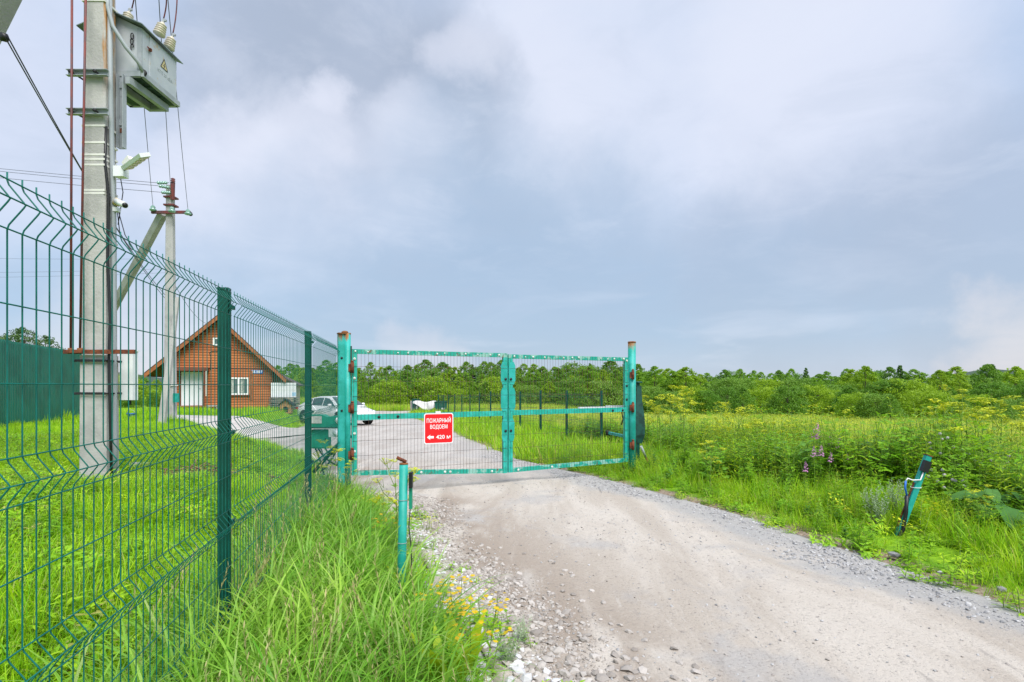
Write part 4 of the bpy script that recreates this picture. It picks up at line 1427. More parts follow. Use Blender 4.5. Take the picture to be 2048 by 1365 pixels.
# casement window with two panes
w1, wz1 = hp(498, 755.5)
w0 = hp(455, 755)[0]
wz0 = hp(480, 790)[1]
win = MB()
fw = 0.09
for x in (w0 + fw / 2, (w0 + w1) / 2, w1 - fw / 2):
    win.box((x, -0.07, (wz0 + wz1) / 2), (fw if x != (w0 + w1) / 2 else 0.13, 0.07, wz1 - wz0))
for z in (wz0 + fw / 2, wz1 - fw / 2):
    win.box(((w0 + w1) / 2, -0.069, z), (w1 - w0 - 0.01, 0.07, fw))
wn = win.build('window', M_frame, house)
for x0, x1 in ((w0 + fw, (w0 + w1) / 2 - 0.065), ((w0 + w1) / 2 + 0.065, w1 - fw)):
    MB().box(((x0 + x1) / 2, -0.055, (wz0 + wz1) / 2), (x1 - x0, 0.012, wz1 - wz0 - 2 * fw)).build('pane', M_glass, wn)
    MB().box((x0 + (x1 - x0) * 0.33, -0.063, (wz0 + wz1) / 2), ((x1 - x0) * 0.5, 0.004, wz1 - wz0 - 2 * fw - 0.06)).build('curtain', M_curt, wn)
for x in (w0 - 0.06, w1 + 0.13):
    MB().box((x, -0.06, (wz0 + wz1) / 2 + 0.05), (0.10 if x < w0 else 0.16, 0.04, wz1 - wz0 + 0.75)).build('casing_board', M_fascia, house)
MB().box(((w0 + w1) / 2, -0.09, wz0 - 0.03), (w1 - w0 + 0.1, 0.10, 0.05)).build('window_sill', M_trim, house)
a0_, az1 = hp(426, 676)
a1_, az0 = hp(449, 692)
aw = MB()
for x in (a0_ + 0.05, a1_ - 0.05):
    aw.box((x, -0.07, (az0 + az1) / 2), (0.10, 0.07, az1 - az0))
for z in (az0 + 0.04, az1 - 0.04):
    aw.box(((a0_ + a1_) / 2, -0.069, z), (a1_ - a0_ - 0.01, 0.07, 0.08))
awn = aw.build('attic_window', M_frame, house)
MB().box(((a0_ + a1_) / 2, -0.055, (az0 + az1) / 2), (a1_ - a0_ - 0.2, 0.012, az1 - az0 - 0.16)).build('pane', M_glass, awn)
# cable run and belt board
c0_, cz0 = hp(421, 740)
MB().tube([(c0_, -0.06, cz0), (c0_ + 0.02, -0.06, cz0 + 0.8), (c0_ - 0.05, -0.06, cz0 + 1.0), (c0_ + 0.1, -0.06, hp(425, 703)[1]), (c0_ + 0.6, -0.06, hp(437, 703)[1])], 0.016, 6).build('wall_cable', M_dark, house)
MB().box((WID / 2, -0.05, hp(480, 737)[1]), (WID - 0.05, 0.03, 0.05)).build('belt_board', M_trim, house)
# number plate on the wall (hung on the house)
n0, nz1 = hp(502.5, 740.5)
n1, nz0 = hp(526.5, 747.5)
npw = Matrix.Rotation(HRZ, 4, 'Z') @ Vector(((n0 + n1) / 2, -0.06, (nz0 + nz1) / 2)) + Vector((HX0, HY0, 0))
nb = empty('house_number_plate', tuple(npw), 'white and blue number plate fixed to the house beside the window', 'sign', None, HRZ)
W_, H_ = n1 - n0, nz1 - nz0
MB().box((0, -0.008, 0), (W_, 0.014, H_)).build('plate', M_blue, nb)
MB().box((-W_ * 0.135, -0.0165, 0), (W_ * 0.69, 0.003, H_ * 0.78)).build('white_field', M_white, nb)
text_mesh('2323', H_ * 0.75, 'lettering', M_blue, nb, (-W_ * 0.12, -0.0185, 0), (R(90), 0, 0), bold=0.004)
text_mesh('7', H_ * 0.85, 'lettering', M_ltr, nb, (W_ * 0.36, -0.0155, 0), (R(90), 0, 0), bold=0.006)

# shed, white panel, lumber and dog kennel beside the house
shd = empty('shed', (-15.0, 36.2, -0.2), 'cream clad lean-to shed behind the right corner of the house', 'shed', None, R(16))
MB().prism([Vector((-1.2, 0, -0.3)), Vector((0.85, 0, -0.3)), Vector((0.85, 0, 1.78)), Vector((-1.2, 0, 2.85))], (0, 0, 0), (0, 3.0, 0)).build('wall', mat('cream siding', (0.52, 0.44, 0.31), 0.7, var=0.15, scale=3), shd)
MB().prism([Vector((-1.4, 0, 2.97)), Vector((1.10, 0, 1.665)), Vector((1.10, 0, 1.745)), Vector((-1.4, 0, 3.05))], (0, -0.35, 0), (0, 3.6, 0)).build('roof', M_roof, shd)
wp_ = at(567, 780, 34.0)
wb = empty('white_panel', (wp_.x, 34.0, wp_.z - 0.45), 'big white panel standing on the lumber pile beside the house', 'panel', None, R(12))
MB().box((0, 0, 0.44), (1.46, 0.05, 0.88)).build('board', M_white, wb)
MB().box((0.62, -0.027, 0.18), (0.20, 0.004, 0.22)).build('blue_print', mat('pale blue print', (0.35, 0.55, 0.72), 0.5), wb)
MB().box((0, -0.029, 0.44), (1.43, 0.003, 0.02)).build('seam', M_band, wb)
M_lum = mat('weathered dark lumber', (0.17, 0.165, 0.155), 0.9, rgb2=(0.30, 0.28, 0.26), scale=4)
lum_me = MB().box((0, 0, 0), (1.6, 0.14, 0.055)).data('lumber_plank', M_lum)
lp = empty('lumber_pile', (wp_.x + 0.05, 34.0, g1(wp_.x, 34)), 'pile of dark weathered boards under the white panel', 'lumber pile', None, R(12))
zb_ = g1(wp_.x, 34)
zt_ = wp_.z - 0.46
nl = 6
for k in range(nl):
    z = (zt_ - zb_) * (k + 0.7) / nl
    for y in (-0.22, 0.0, 0.22):
        shared('lumber_plank', lum_me, lp, (random.uniform(-0.08, 0.08), y, z), (0, random.uniform(-0.02, 0.02), random.uniform(-0.04, 0.04)))
for x in (-0.6, 0.0, 0.6):
    MB().box((x, 0, (zt_ - zb_) * 0.5), (0.07, 0.5, (zt_ - zb_) * 0.98)).build('bearer', M_dark, lp)
kp = at(571, 822, 32.6)
kn = empty('dog_kennel', (kp.x, 32.6, g1(kp.x, 32.6)), 'little wooden dog kennel with dark roof in the grass by the car', 'kennel', None, R(14))
KH = 0.50
MB().prism([Vector((-0.31, 0, -0.05)), Vector((0.31, 0, -0.05)), Vector((0.31, 0, KH)), Vector((0, 0, KH + 0.24)), Vector((-0.31, 0, KH))], (0, 0, 0), (0, 0.8, 0)).build('walls', mat('kennel boards', (0.40, 0.22, 0.10), 0.8, var=0.4, scale=8), kn)
for s in (-1, 1):
    MB().prism([Vector((s * 0.42, 0, KH - 0.10)), Vector((0, 0, KH + 0.26)), Vector((0, 0, KH + 0.31)), Vector((s * 0.42, 0, KH - 0.05))], (0, -0.1, 0), (0, 1.0, 0)).build('roof_board', M_dark, kn)
MB().prism([Vector((0.13 * math.cos(R(a)), 0, 0.02 + (0.24 if a else 0) * 0 + 0.22 + 0.13 * math.sin(R(a)))) for a in range(0, 181, 20)] + [Vector((-0.13, 0, 0.03)), Vector((0.13, 0, 0.03))], (0, -0.006, 0), (0, 0.008, 0)).build('opening', M_black, kn)

# ------------------------------------------------------------------ white saloon car
CF = Vector((0.79, -0.61, 0))
cx_, cy_ = -8.72, 27.5
car = empty('parked_car', (cx_, cy_, g1(cx_, cy_) + 0.03), 'white saloon car parked in the yard behind the left gate post', 'car', None, math.atan2(CF.y, CF.x))
car.scale = (1.06, 1.0, 0.95)
M_car = mat('white car paint', (0.68, 0.69, 0.70), 0.22, spec=0.6)
M_cglass = mat('tinted car glass', (0.055, 0.075, 0.085), 0.08, spec=0.7)
st_ = [(-2.20, 0.60, 0.42, 0.80), (-2.12, 0.74, 0.28, 0.94), (-1.85, 0.83, 0.22, 0.99), (-1.35, 0.87, 0.20, 1.00), (-0.6, 0.88, 0.19, 0.97), (0.4, 0.88, 0.19, 0.94), (1.0, 0.87, 0.20, 0.92), (1.55, 0.84, 0.22, 0.84), (1.95, 0.77, 0.25, 0.75), (2.14, 0.66, 0.30, 0.66), (2.22, 0.50, 0.38, 0.56)]
bv, bf = [], []
for x, hw, zl_, zu in st_:
    zm = zl_ + (zu - zl_) * 0.55
    half = [(hw * 0.86, zl_), (hw * 0.98, zl_ + 0.12), (hw, zm), (hw * 0.95, zu - 0.05), (hw * 0.84, zu), (hw * 0.35, zu + 0.025)]
    ringp = [(x, y, z) for y, z in half] + [(x, -y, z) for y, z in reversed(half)]
    bv += ringp
nr = 12
for i in range(len(st_) - 1):
    for k in range(nr):
        a, b = i * nr + k, i * nr + (k + 1) % nr
        bf.append((a, b, b + nr, a + nr))
bf.append(tuple(range(nr - 1, -1, -1)))
bf.append(tuple((len(st_) - 1) * nr + k for k in range(nr)))
MB().add(bv, [tuple(reversed(f)) for f in bf], True).build('body', M_car, car)
gh = [(-1.86, 0.97), (-1.45, 1.17), (-0.95, 1.36), (-0.45, 1.44), (0.05, 1.455), (0.40, 1.42), (0.85, 1.19), (1.28, 0.92)]


def half_w(z, x):
    return 0.80 - (z - 0.93) * 0.36


gv, gf = [], []
for x, z in gh:
    w = half_w(z, x)
    wb_ = 0.82
    gv += [(x, wb_, 0.90), (x, w, z - 0.03), (x, w * 0.86, z), (x, -w * 0.86, z), (x, -w, z - 0.03), (x, -wb_, 0.90)]
for i in range(len(gh) - 1):
    for k in range(5):
        a = i * 6 + k
        gf.append((a, a + 1, a + 7, a + 6))
MB().add(gv, gf, True).build('cabin', M_car, car)


def side_pt(x, z, s, off=0.012):
    zt = np.interp(x, [p[0] for p in gh], [p[1] for p in gh])
    w = half_w(zt, x)
    t = (z - 0.90) / max(zt - 0.03 - 0.90, 0.05)
    return (x, s * (0.82 + (w - 0.82) * min(max(t, 0), 1.0) + off), z)


for s in (1, -1):
    for poly in ([(-1.38, 1.01), (-0.88, 0.99), (-0.88, 1.30), (-1.02, 1.28)], [(-0.82, 0.99), (-0.02, 0.98), (-0.02, 1.375), (-0.45, 1.37), (-0.82, 1.32)], [(0.05, 0.98), (0.98, 0.96), (0.72, 1.16), (0.38, 1.34), (0.05, 1.375)]):
        ps = [side_pt(x, z, s) for x, z in poly]
        pi = [side_pt(x, z, s, -0.02) for x, z in poly]
        n = len(ps)
        fs = [tuple(range(n)), tuple(range(2 * n - 1, n - 1, -1))] + [(i, n + i, n + (i + 1) % n, (i + 1) % n) for i in range(n)]
        MB().add(ps + pi, fs if s < 0 else [tuple(reversed(f)) for f in fs]).build('side_window', M_cglass, car)
for (xa, za), (xb, zb), nm in (((0.46, 1.40), (1.18, 0.99), 'windscreen'), ((-0.98, 1.35), (-1.72, 1.045), 'rear_window')):
    dxn, dzn = (zb - za), -(xb - xa)
    ln = math.hypot(dxn, dzn)
    nx_, nz_ = (-dxn / ln, -dzn / ln) if dzn < 0 else (dxn / ln, dzn / ln)
    if nz_ < 0:
        nx_, nz_ = -nx_, -nz_
    o = 0.016
    wa, wb2 = half_w(za, xa) * 0.86, 0.72
    P = [(xa + nx_ * o, wa, za + nz_ * o), (xa + nx_ * o, -wa, za + nz_ * o), (xb + nx_ * o, -wb2, zb + nz_ * o), (xb + nx_ * o, wb2, zb + nz_ * o)]
    Q = [(x - nx_ * 0.03, y, z - nz_ * 0.03) for x, y, z in P]
    MB().add(P + Q, [(0, 1, 2, 3), (7, 6, 5, 4), (0, 4, 5, 1), (1, 5, 6, 2), (2, 6, 7, 3), (3, 7, 4, 0)]).build(nm, M_cglass, car)
wheel_me = MB().lathe([(0.20, -0.10), (0.30, -0.10), (0.318, -0.07), (0.318, 0.07), (0.30, 0.10), (0.20, 0.10)], (0, 0, 0), (0, 1, 0), 28).data('tyre', M_dark)
rim = MB().lathe([(0.04, 0.09), (0.06, 0.105), (0.02, 0.11)], (0, 0, 0), (0, 1, 0), 16).lathe([(0.17, 0.07), (0.205, 0.102), (0.21, 0.08)], (0, 0, 0), (0, 1, 0), 24)
for k in range(7):
    a = 2 * math.pi * k / 7
    rim.beam((0.04 * math.cos(a), 0.092, 0.04 * math.sin(a)), (0.19 * math.cos(a), 0.090, 0.19 * math.sin(a)), 0.045, 0.02, up=(0, 1, 0))
rim_me = rim.data('rim', mat('alloy rim', (0.55, 0.56, 0.57), 0.3, metal=0.6))
arch_me = MB().lathe([(0.385, 0.0), (0.385, 0.012)], (0, 0, 0), (0, 1, 0), 28).data('wheel_arch', M_black)
for x in (-1.33, 1.33):
    for s in (1, -1):
        w = shared('wheel', wheel_me, car, (x, s * 0.80, 0.318), (0, 0, 0 if s > 0 else math.pi))
        shared('rim', rim_me, w)
        shared('wheel_arch', arch_me, car, (x, s * (0.868 if x < 0 else 0.852), 0.345), (0, 0, 0 if s > 0 else math.pi))
        if True:
            w.location.y = s * 0.805
MB().box((2.18, 0, 0.44), (0.14, 1.05, 0.20)).build('grille', M_black, car)
MB().box((2.16, 0, 0.30), (0.16, 1.18, 0.05)).build('bumper_lip', M_galv, car)
MB().box((2.262, 0, 0.44), (0.012, 0.50, 0.11)).build('number_plate', M_white, car)
for s in (1, -1):
    MB().lathe([(0.05, 0), (0.12, 0.05), (0.12, 0.12)], (2.10, s * 0.58, 0.63), (-0.75, s * 0.3, 0.1), 12).build('headlight', mat('headlamp glass', (0.55, 0.58, 0.6), 0.1, spec=0.7), car)
    MB().lathe([(0.03, -0.12), (0.075, -0.05), (0.075, 0.03), (0.03, 0.07)], (0.86, s * 0.96, 1.02), (0.2, 1, 0), 10).build('mirror', M_car, car)
    MB().box((-2.09, s * 0.70, 0.80), (0.10, 0.20, 0.13)).build('tail_light', mat('red lamp glass', (0.35, 0.02, 0.02), 0.2), car)
    MB().box((0.0, s * 0.889, 0.80), (0.15, 0.016, 0.025)).build('door_handle', M_galv, car)
    MB().box((-0.05, s * 0.862, 0.235), (2.0, 0.02, 0.10)).build('sill', M_dark, car)

# ------------------------------------------------------------------ waste bins and rags far down the yard
by = 50.0
b1 = at(832, 818, by)
gb = g1(b1.x, by) + 0.06
wbin = empty('waste_bin', (b1.x, by, gb), 'green wheeled waste bin with white mark at the far end of the yard', 'bin', 'waste bins')
MB().box((0, 0, 0.55), (0.52, 0.55, 1.0), taper=1.18).build('bin_body', mat('green bin plastic', (0.012, 0.10, 0.085), 0.4), wbin)
MB().box((0, 0, 1.10), (0.66, 0.70, 0.08)).box((0, 0.02, 1.16), (0.56, 0.56, 0.06)).build('lid', M_fpost, wbin)
for s in (-1, 1):
    MB().lathe([(0.1, -0.03), (0.1, 0.03)], (s * 0.28, 0.25, 0.10), (1, 0, 0), 12).build('wheel', M_dark, wbin)
MB().box((0.12, -0.315, 0.40), (0.14, 0.012, 0.24)).build('white_label', M_white, wbin)
b2 = at(882, 820, 49.0)
c = copy_tree(wbin)
c.location = (b2.x, 49.0, g1(b2.x, 49) + 0.02)
c.scale = (1.7, 1.2, 0.85)
tag(c, 'wide green waste container right of the white tarpaulin', 'bin', 'waste bins')
q = at(823.5, 810, 50.3)
lean = MB().box((0, 0, 0.5), (0.26, 0.08, 1.1)).build('board', M_conc2, None)
lean.location = (q.x, 50.3, g1(q.x, 50.3) + 0.02)
tag(lean, 'pale upright board leaning left of the green waste bin', 'board')
# tarpaulin: crumpled cloth hung over a heap
tv, tf = [], []
nx_, nz_ = 18, 10
q0 = at(851, 822, 49.5)
wid = 2.2
for j in range(nz_):
    for i in range(nx_):
        u, v = i / (nx_ - 1), j / (nz_ - 1)
        x = (u - 0.5) * wid
        top_z = 1.02 + 0.07 * math.sin(u * 9) - 0.25 * max(0.0, u - 0.8)
        bot_z = min(0.10 + 1.35 * abs(u - 0.6), top_z - 0.15)
        zz = bot_z + (top_z - bot_z) * v
        y = 0.10 * math.sin(u * 14 + v * 2) * (1.1 - v) + 0.05 * math.sin(u * 31 + v * 5) - 0.25 * (1 - v)
        tv.append((x, y, zz))
for j in range(nz_ - 1):
    for i in range(nx_ - 1):
        a = j * nx_ + i
        tf.append((a, a + 1, a + nx_ + 1, a + nx_))
tp = MB().add(tv, tf, True).build('tarpaulin', mat('white tarpaulin', (0.62, 0.61, 0.62), 0.7, var=0.15, scale=3), None)
tp.location = (q0.x, 49.5, g1(q0.x, 49.5))
sol = tp.modifiers.new('thickness', 'SOLIDIFY')
sol.thickness = 0.02
tag(tp, 'crumpled white tarpaulin hanging between the two waste bins', 'tarpaulin')

# ------------------------------------------------------------------ green corrugated fence, left
CA, CB = Vector((-18.2, 9.5, 0)), Vector((-17.25, 22.4, 0))
CA = Vector((-12.6, 11.3, 0))
M_corr = mat('green profiled sheet', (0.006, 0.165, 0.125), 0.42, var=0.25, scale=1.5, spec=0.5)
cf = empty('corrugated_fence', (CB.x, CB.y, 0), 'tall dark green corrugated metal fence at the left edge', 'fence')
dcr = (CA - CB)
nsheet = int(dcr.length / 1.12) + 1
du = dcr.normalized()
dn = Vector((du.y, -du.x, 0))
cfz = math.atan2(du.y, du.x)
cf.rotation_euler = (0, 0, cfz)
prof = []
x = 0.0
while x < 1.10:
    prof += [(x, 0.0), (x + 0.040, 0.0), (x + 0.050, 0.038), (x + 0.100, 0.038)]
    x += 0.11
prof.append((1.112, 0.0))
sv, sfc = [], []
for i, (a, b) in enumerate(prof):
    sv += [(a, b, -0.35), (a, b, 2.52), (a, b + 0.004, -0.35), (a, b + 0.004, 2.52)]
    if i:
        p_, q_ = 4 * (i - 1), 4 * i
        sfc += [(p_, q_, q_ + 1, p_ + 1), (q_ + 2, p_ + 2, p_ + 3, q_ + 3), (p_ + 1, q_ + 1, q_ + 3, p_ + 3)]
sheet_me = MB().add(sv, sfc).data('sheet', M_corr)
for i in range(nsheet):
    a = CB + du * (1.12 * i)
    shared('sheet', sheet_me, cf, (1.12 * i, 0, 0.29 + 0.012 * random.uniform(-1, 1)))
for i in range(0, nsheet + 1, 2):
    shared('post', MB().box((0, -0.05, 1.2), (0.06, 0.06, 2.7)).data('post', M_fpost), cf, (1.12 * i, 0, 0.29))
for h in (0.5, 2.0):
    MB().box((nsheet * 0.56, -0.022, 0.29 + h), (nsheet * 1.12, 0.03, 0.04)).build('stringer', M_fpost, cf)
MB().box((0.3, 0.06, 0.26), (1.2, 0.25, 0.22)).build('base_block', M_conc2, cf)

# ------------------------------------------------------------------ brush heaps and slab in the yard grass
M_stick = mat('dead brown sticks', (0.13, 0.075, 0.04), 0.9, rgb2=(0.22, 0.15, 0.085), scale=12)


def brush_heap(px, py, Y, w, lab, n=70):
    p = at(px, py, Y)
    z = g1(p.x, Y)
    o = empty('brush_heap', (p.x, Y, z), lab, 'brush heap', 'brush heaps')
    mb = MB()
    vs = [(0, 0, 0.13 * w)]
    for rr, h in ((0.5, 0.10), (1.0, -0.03)):
        for k in range(14):
            a = 2 * math.pi * k / 14
            r_ = rr * w * random.uniform(0.8, 1.15) * 0.5
            vs.append((r_ * math.cos(a) * 1.5, r_ * math.sin(a), h * w * random.uniform(0.7, 1.3)))
    fs = [(0, 1 + k, 1 + (k + 1) % 14) for k in range(14)] + [(1 + k, 15 + k, 15 + (k + 1) % 14, 1 + (k + 1) % 14) for k in range(14)]
    mb.add(vs, fs)
    mb.build('earth_mound', mat('brown earth', (0.11, 0.075, 0.045), 0.95, var=0.4, scale=9, bump=0.6, bscale=25), o)
    mb = MB()
    for k in range(n):
        a = random.uniform(0, 6.283)
        r_ = w * 0.55 * math.sqrt(random.random())
        c = Vector((r_ * math.cos(a) * 1.4, r_ * math.sin(a), 0.13 * w * (1 - r_ / (w * 0.6)) + 0.03))
        dd = Vector((random.gauss(0, 1), random.gauss(0, 1), random.gauss(0.15, 0.35))).normalized() * random.uniform(0.08, 0.30) * w
        mb.tube([c - dd, c + dd * 0.2 + Vector((0, 0, 0.02)), c + dd], 0.006 * random.uniform(0.6, 1.5), 4)
    s = mb.build('twigs', M_stick, o)
    s['kind'] = 'stuff'
    return o


brush_heap(388, 940, 7.6, 0.75, 'low heap of dead brown twigs in the grass behind the nearest fence post')
brush_heap(530, 940, 7.9, 0.45, 'small heap of dead twigs in the grass near the second fence post', 30)
sl_p = at(283, 936, 8.4)
slab = MB().box((0, 0, 0.03), (0.26, 0.18, 0.07), Matrix.Rotation(0.2, 3, 'Z')).build('concrete_slab', M_conc, None)
slab.location = (sl_p.x, 8.4, g1(sl_p.x, 8.4) + 0.01)
tag(slab, 'flat piece of concrete lying in the grass right of the big pole', 'slab')
# ------------------------------------------------------------------ scattering of what nobody could count
def scatter(name, label, cat, P, Rt, S, I, sources):
    """points with turn, size and choice of tuft; the tufts are set on them by a small node group"""
    me = bpy.data.meshes.new(name)
    me.from_pydata(P.tolist(), [], [])
    for nm, typ, key, arr in (('turn', 'FLOAT_VECTOR', 'vector', Rt), ('size', 'FLOAT', 'value', S), ('pick', 'INT', 'value', I)):
        a = me.attributes.new(nm, typ, 'POINT')
        a.data.foreach_set(key, np.ascontiguousarray(arr).ravel().astype(np.int32 if typ == 'INT' else np.float32))
    o = bpy.data.objects.new(name, me)
    COL.objects.link(o)
    tag(o, label, cat, None, 'stuff')
    c = bpy.data.collections.new('tufts for ' + name)
    for s in sources:
        c.objects.link(s)
    g = bpy.data.node_groups.new('set out ' + name, 'GeometryNodeTree')
    g.interface.new_socket('Geometry', in_out='INPUT', socket_type='NodeSocketGeometry')
    g.interface.new_socket('Geometry', in_out='OUTPUT', socket_type='NodeSocketGeometry')
    gi_ = g.nodes.new('NodeGroupInput')
    go = g.nodes.new('NodeGroupOutput')
    ci = g.nodes.new('GeometryNodeCollectionInfo')
    ci.inputs['Collection'].default_value = c
    ci.inputs['Separate Children'].default_value = True
    ci.inputs['Reset Children'].default_value = True
    iop = g.nodes.new('GeometryNodeInstanceOnPoints')
    iop.inputs['Pick Instance'].default_value = True

    def na(nm, typ):
        n = g.nodes.new('GeometryNodeInputNamedAttribute')
        n.data_type = typ
        n.inputs['Name'].default_value = nm
        return [s for s in n.outputs if s.enabled and s.name == 'Attribute'][0]

    L = g.links.new
    L(gi_.outputs[0], iop.inputs['Points'])
    L(ci.outputs[0], iop.inputs['Instance'])
    L(na('pick', 'INT'), iop.inputs['Instance Index'])
    L(na('turn', 'FLOAT_VECTOR'), iop.inputs['Rotation'])
    L(na('size', 'FLOAT'), iop.inputs['Scale'])
    L(iop.outputs[0], go.inputs[0])
    md = o.modifiers.new('tufts', 'NODES')
    md.node_group = g
    return o


def source(name, mb, mats):
    me = bpy.data.meshes.new(name)
    me.from_pydata(mb.v, [], mb.f)
    for m in mats:
        me.materials.append(m)
    if len(mats) > 1:
        me.polygons.foreach_set('material_index', mb.mi)
    me.polygons.foreach_set('use_smooth', [True] * len(mb.f))
    return bpy.data.objects.new(name, me)


class PM(MB):
    """plant mesh with a material per face"""
    def __init__(self):
        super().__init__()
        self.mi = []
        self.cur = 0

    def add(self, v, f, smooth=False):
        super().add(v, f, smooth)
        self.mi += [self.cur] * len(f)
        return self

    def blade(self, base, heading, lean, length, width, droop, segs=4, twist=0.0):
        p = np.array(base, float)
        e = lean
        h = np.array([math.cos(heading), math.sin(heading), 0])
        s = np.array([-math.sin(heading + twist), math.cos(heading + twist), 0])
        vs, step = [], length / segs
        for i in range(segs + 1):
            t = i / segs
            w = width * (0.55 + 0.45 * min(1, t * 3)) * (1 - t ** 2.2) / 2
            if i < segs:
                vs += [p - s * w, p + s * w]
            else:
                vs += [p]
            p = p + (h * math.sin(e) + np.array([0, 0, 1]) * math.cos(e)) * step
            e += droop / segs * (0.4 + 1.2 * t)
        fs = [(2 * i, 2 * i + 1, 2 * i + 3, 2 * i + 2) for i in range(segs - 1)] + [(2 * segs - 2, 2 * segs - 1, 2 * segs)]
        return self.add(vs, fs)

    def leaf(self, base, d, length, width, droop=0.3, up=(0, 0, 1), fold=0.12):
        """pointed oval leaf with a midrib fold"""
        b = Vector(base)
        d = Vector(d).normalized()
        s = d.cross(Vector(up))
        if s.length < 1e-3:
            s = Vector((1, 0, 0))
        s.normalize()
        n = s.cross(d).normalized()
        pts = []
        for t, w in ((0.0, 0.04), (0.25, 0.42), (0.5, 0.5), (0.78, 0.3), (1.0, 0.0)):
            c = b + d * (t * length) - n * (droop * length * t * t)
            pts.append((c + s * (w * width) + n * (fold * w * width), c, c - s * (w * width) + n * (fold * w * width)))
        vs = [q for tr_ in pts[:-1] for q in tr_] + [pts[-1][1]]
        fs = []
        for i in range(3):
            a = 3 * i
            fs += [(a, a + 1, a + 4, a + 3), (a + 1, a + 2, a + 5, a + 4)]
        fs += [(9, 10, 12), (10, 11, 12)]
        return self.add(vs, fs)

    def stick(self, a, b, w0, w1):
        a, b = Vector(a), Vector(b)
        d = (b - a).normalized()
        s = d.orthogonal().normalized()
        t = d.cross(s)
        vs = []
        for p, w in ((a, w0), (b, w1)):
            for k in range(3):
                an = 2.0944 * k
                vs.append(p + (s * math.cos(an) + t * math.sin(an)) * w)
        return self.add(vs, [(0, 1, 4, 3), (1, 2, 5, 4), (2, 0, 3, 5)])

    def disc(self, c, n, r, k=6, dome=0.25):
        c, n = Vector(c), Vector(n).normalized()
        s = n.orthogonal().normalized()
        t = n.cross(s)
        vs = [c + n * (r * dome)] + [c + (s * math.cos(6.2832 * i / k) + t * math.sin(6.2832 * i / k)) * r for i in range(k)]
        return self.add(vs, [(0, 1 + i, 1 + (i + 1) % k) for i in range(k)])


def U(a, b):
    return random.uniform(a, b)


G_long = leaf_mat('long grass', (0.090, 0.300, 0.010), (0.31, 0.53, 0.060), dry=(0.30, 0.42, 0.10), trans=0.36, rough=0.42, spec=0.35)
G_lawn = leaf_mat('lawn grass', (0.130, 0.40, 0.006), (0.43, 0.66, 0.016), dry=(0.34, 0.40, 0.09), trans=0.36)
G_verge = leaf_mat('verge grass', (0.135, 0.39, 0.008), (0.45, 0.65, 0.020), dry=(0.42, 0.38, 0.11), trans=0.36)
G_field = leaf_mat('ripe field grass', (0.44, 0.56, 0.030), (0.62, 0.62, 0.12), dry=(0.52, 0.42, 0.19), trans=0.35)
G_herb = leaf_mat('herb leaves', (0.150, 0.38, 0.010), (0.32, 0.55, 0.028), trans=0.42)
G_dark = leaf_mat('dark broad leaves', (0.065, 0.205, 0.018), (0.155, 0.34, 0.036), trans=0.30, rough=0.45)
G_lime = leaf_mat('yellow-green herb leaves', (0.32, 0.49, 0.010), (0.46, 0.58, 0.020), trans=0.40)
G_silver = leaf_mat('silvery mugwort', (0.27, 0.38, 0.20), (0.42, 0.50, 0.32), trans=0.3)
M_stem = mat('green plant stem', (0.20, 0.32, 0.05), 0.6, var=0.3, scale=6)
F_yel = leaf_mat('yellow umbel flowers', (0.50, 0.56, 0.012), (0.62, 0.66, 0.03), trans=0.25)
F_or = leaf_mat('orange-yellow flowers', (0.62, 0.40, 0.01), (0.68, 0.50, 0.02), trans=0.25)
F_pink = leaf_mat('pink fireweed flowers', (0.62, 0.20, 0.52), (0.70, 0.34, 0.62), trans=0.3)
F_lil = leaf_mat('pale lilac flowers', (0.50, 0.44, 0.56), (0.62, 0.58, 0.66), trans=0.25)


def tuft(name, m, n, r, L, W, droop, lean=(0.05, 0.45), segs=4):
    p = PM()
    for _ in range(n):
        a, rr = U(0, 6.283), r * math.sqrt(U(0, 1))
        p.blade((rr * math.cos(a), rr * math.sin(a), -0.02), a + U(-0.9, 0.9), U(*lean), U(*L), U(*W), U(*droop), segs, U(-0.5, 0.5))
    return source(name, p, [m])


G_straw = leaf_mat('seed heads and straw', (0.34, 0.33, 0.12), (0.50, 0.45, 0.22), trans=0.3)


def seed_grass(name):
    p = PM()
    for _ in range(5):
        b = Vector((U(-0.06, 0.06), U(-0.06, 0.06), 0))
        a = U(0, 6.283)
        h = U(0.45, 0.75)
        top = b + Vector((math.cos(a) * 0.14, math.sin(a) * 0.14, h))
        p.stick(b, top, 0.0018, 0.0010)
        for k in range(9):
            q = b.lerp(top, 0.80 + 0.025 * k)
            an = 2.4 * k
            p.leaf(q, (math.cos(an) * 0.4, math.sin(an) * 0.4, 1), 0.03, 0.006, 0.1)
    return source(name, p, [G_straw])


long_src = [tuft('tuft long %s' % 'abcde'[i], G_long, 14, 0.09, (0.34, 0.74), (0.007, 0.019), (1.2, 3.0), (0.03, 0.55), 7) for i in range(5)] + [seed_grass('tuft seed')]
lawn_src = [tuft('tuft lawn %s' % 'abcd'[i], G_lawn, 22, 0.10, (0.07, 0.20), (0.004, 0.008), (0.4, 1.6), (0.1, 0.7), 3) for i in range(4)]
verge_src = [tuft('tuft verge %s' % 'abcd'[i], G_verge, 20, 0.10, (0.12, 0.36), (0.004, 0.010), (0.4, 1.6), (0.05, 0.6), 4) for i in range(4)]
far_src = [tuft('tuft far %s' % 'abc'[i], G_lawn, 26, 0.28, (0.12, 0.26), (0.012, 0.024), (0.4, 1.4), (0.1, 0.7), 2) for i in range(3)]
farv_src = [tuft('tuft farverge %s' % 'abc'[i], G_verge, 26, 0.28, (0.25, 0.50), (0.012, 0.024), (0.4, 1.4), (0.1, 0.6), 3) for i in range(3)]
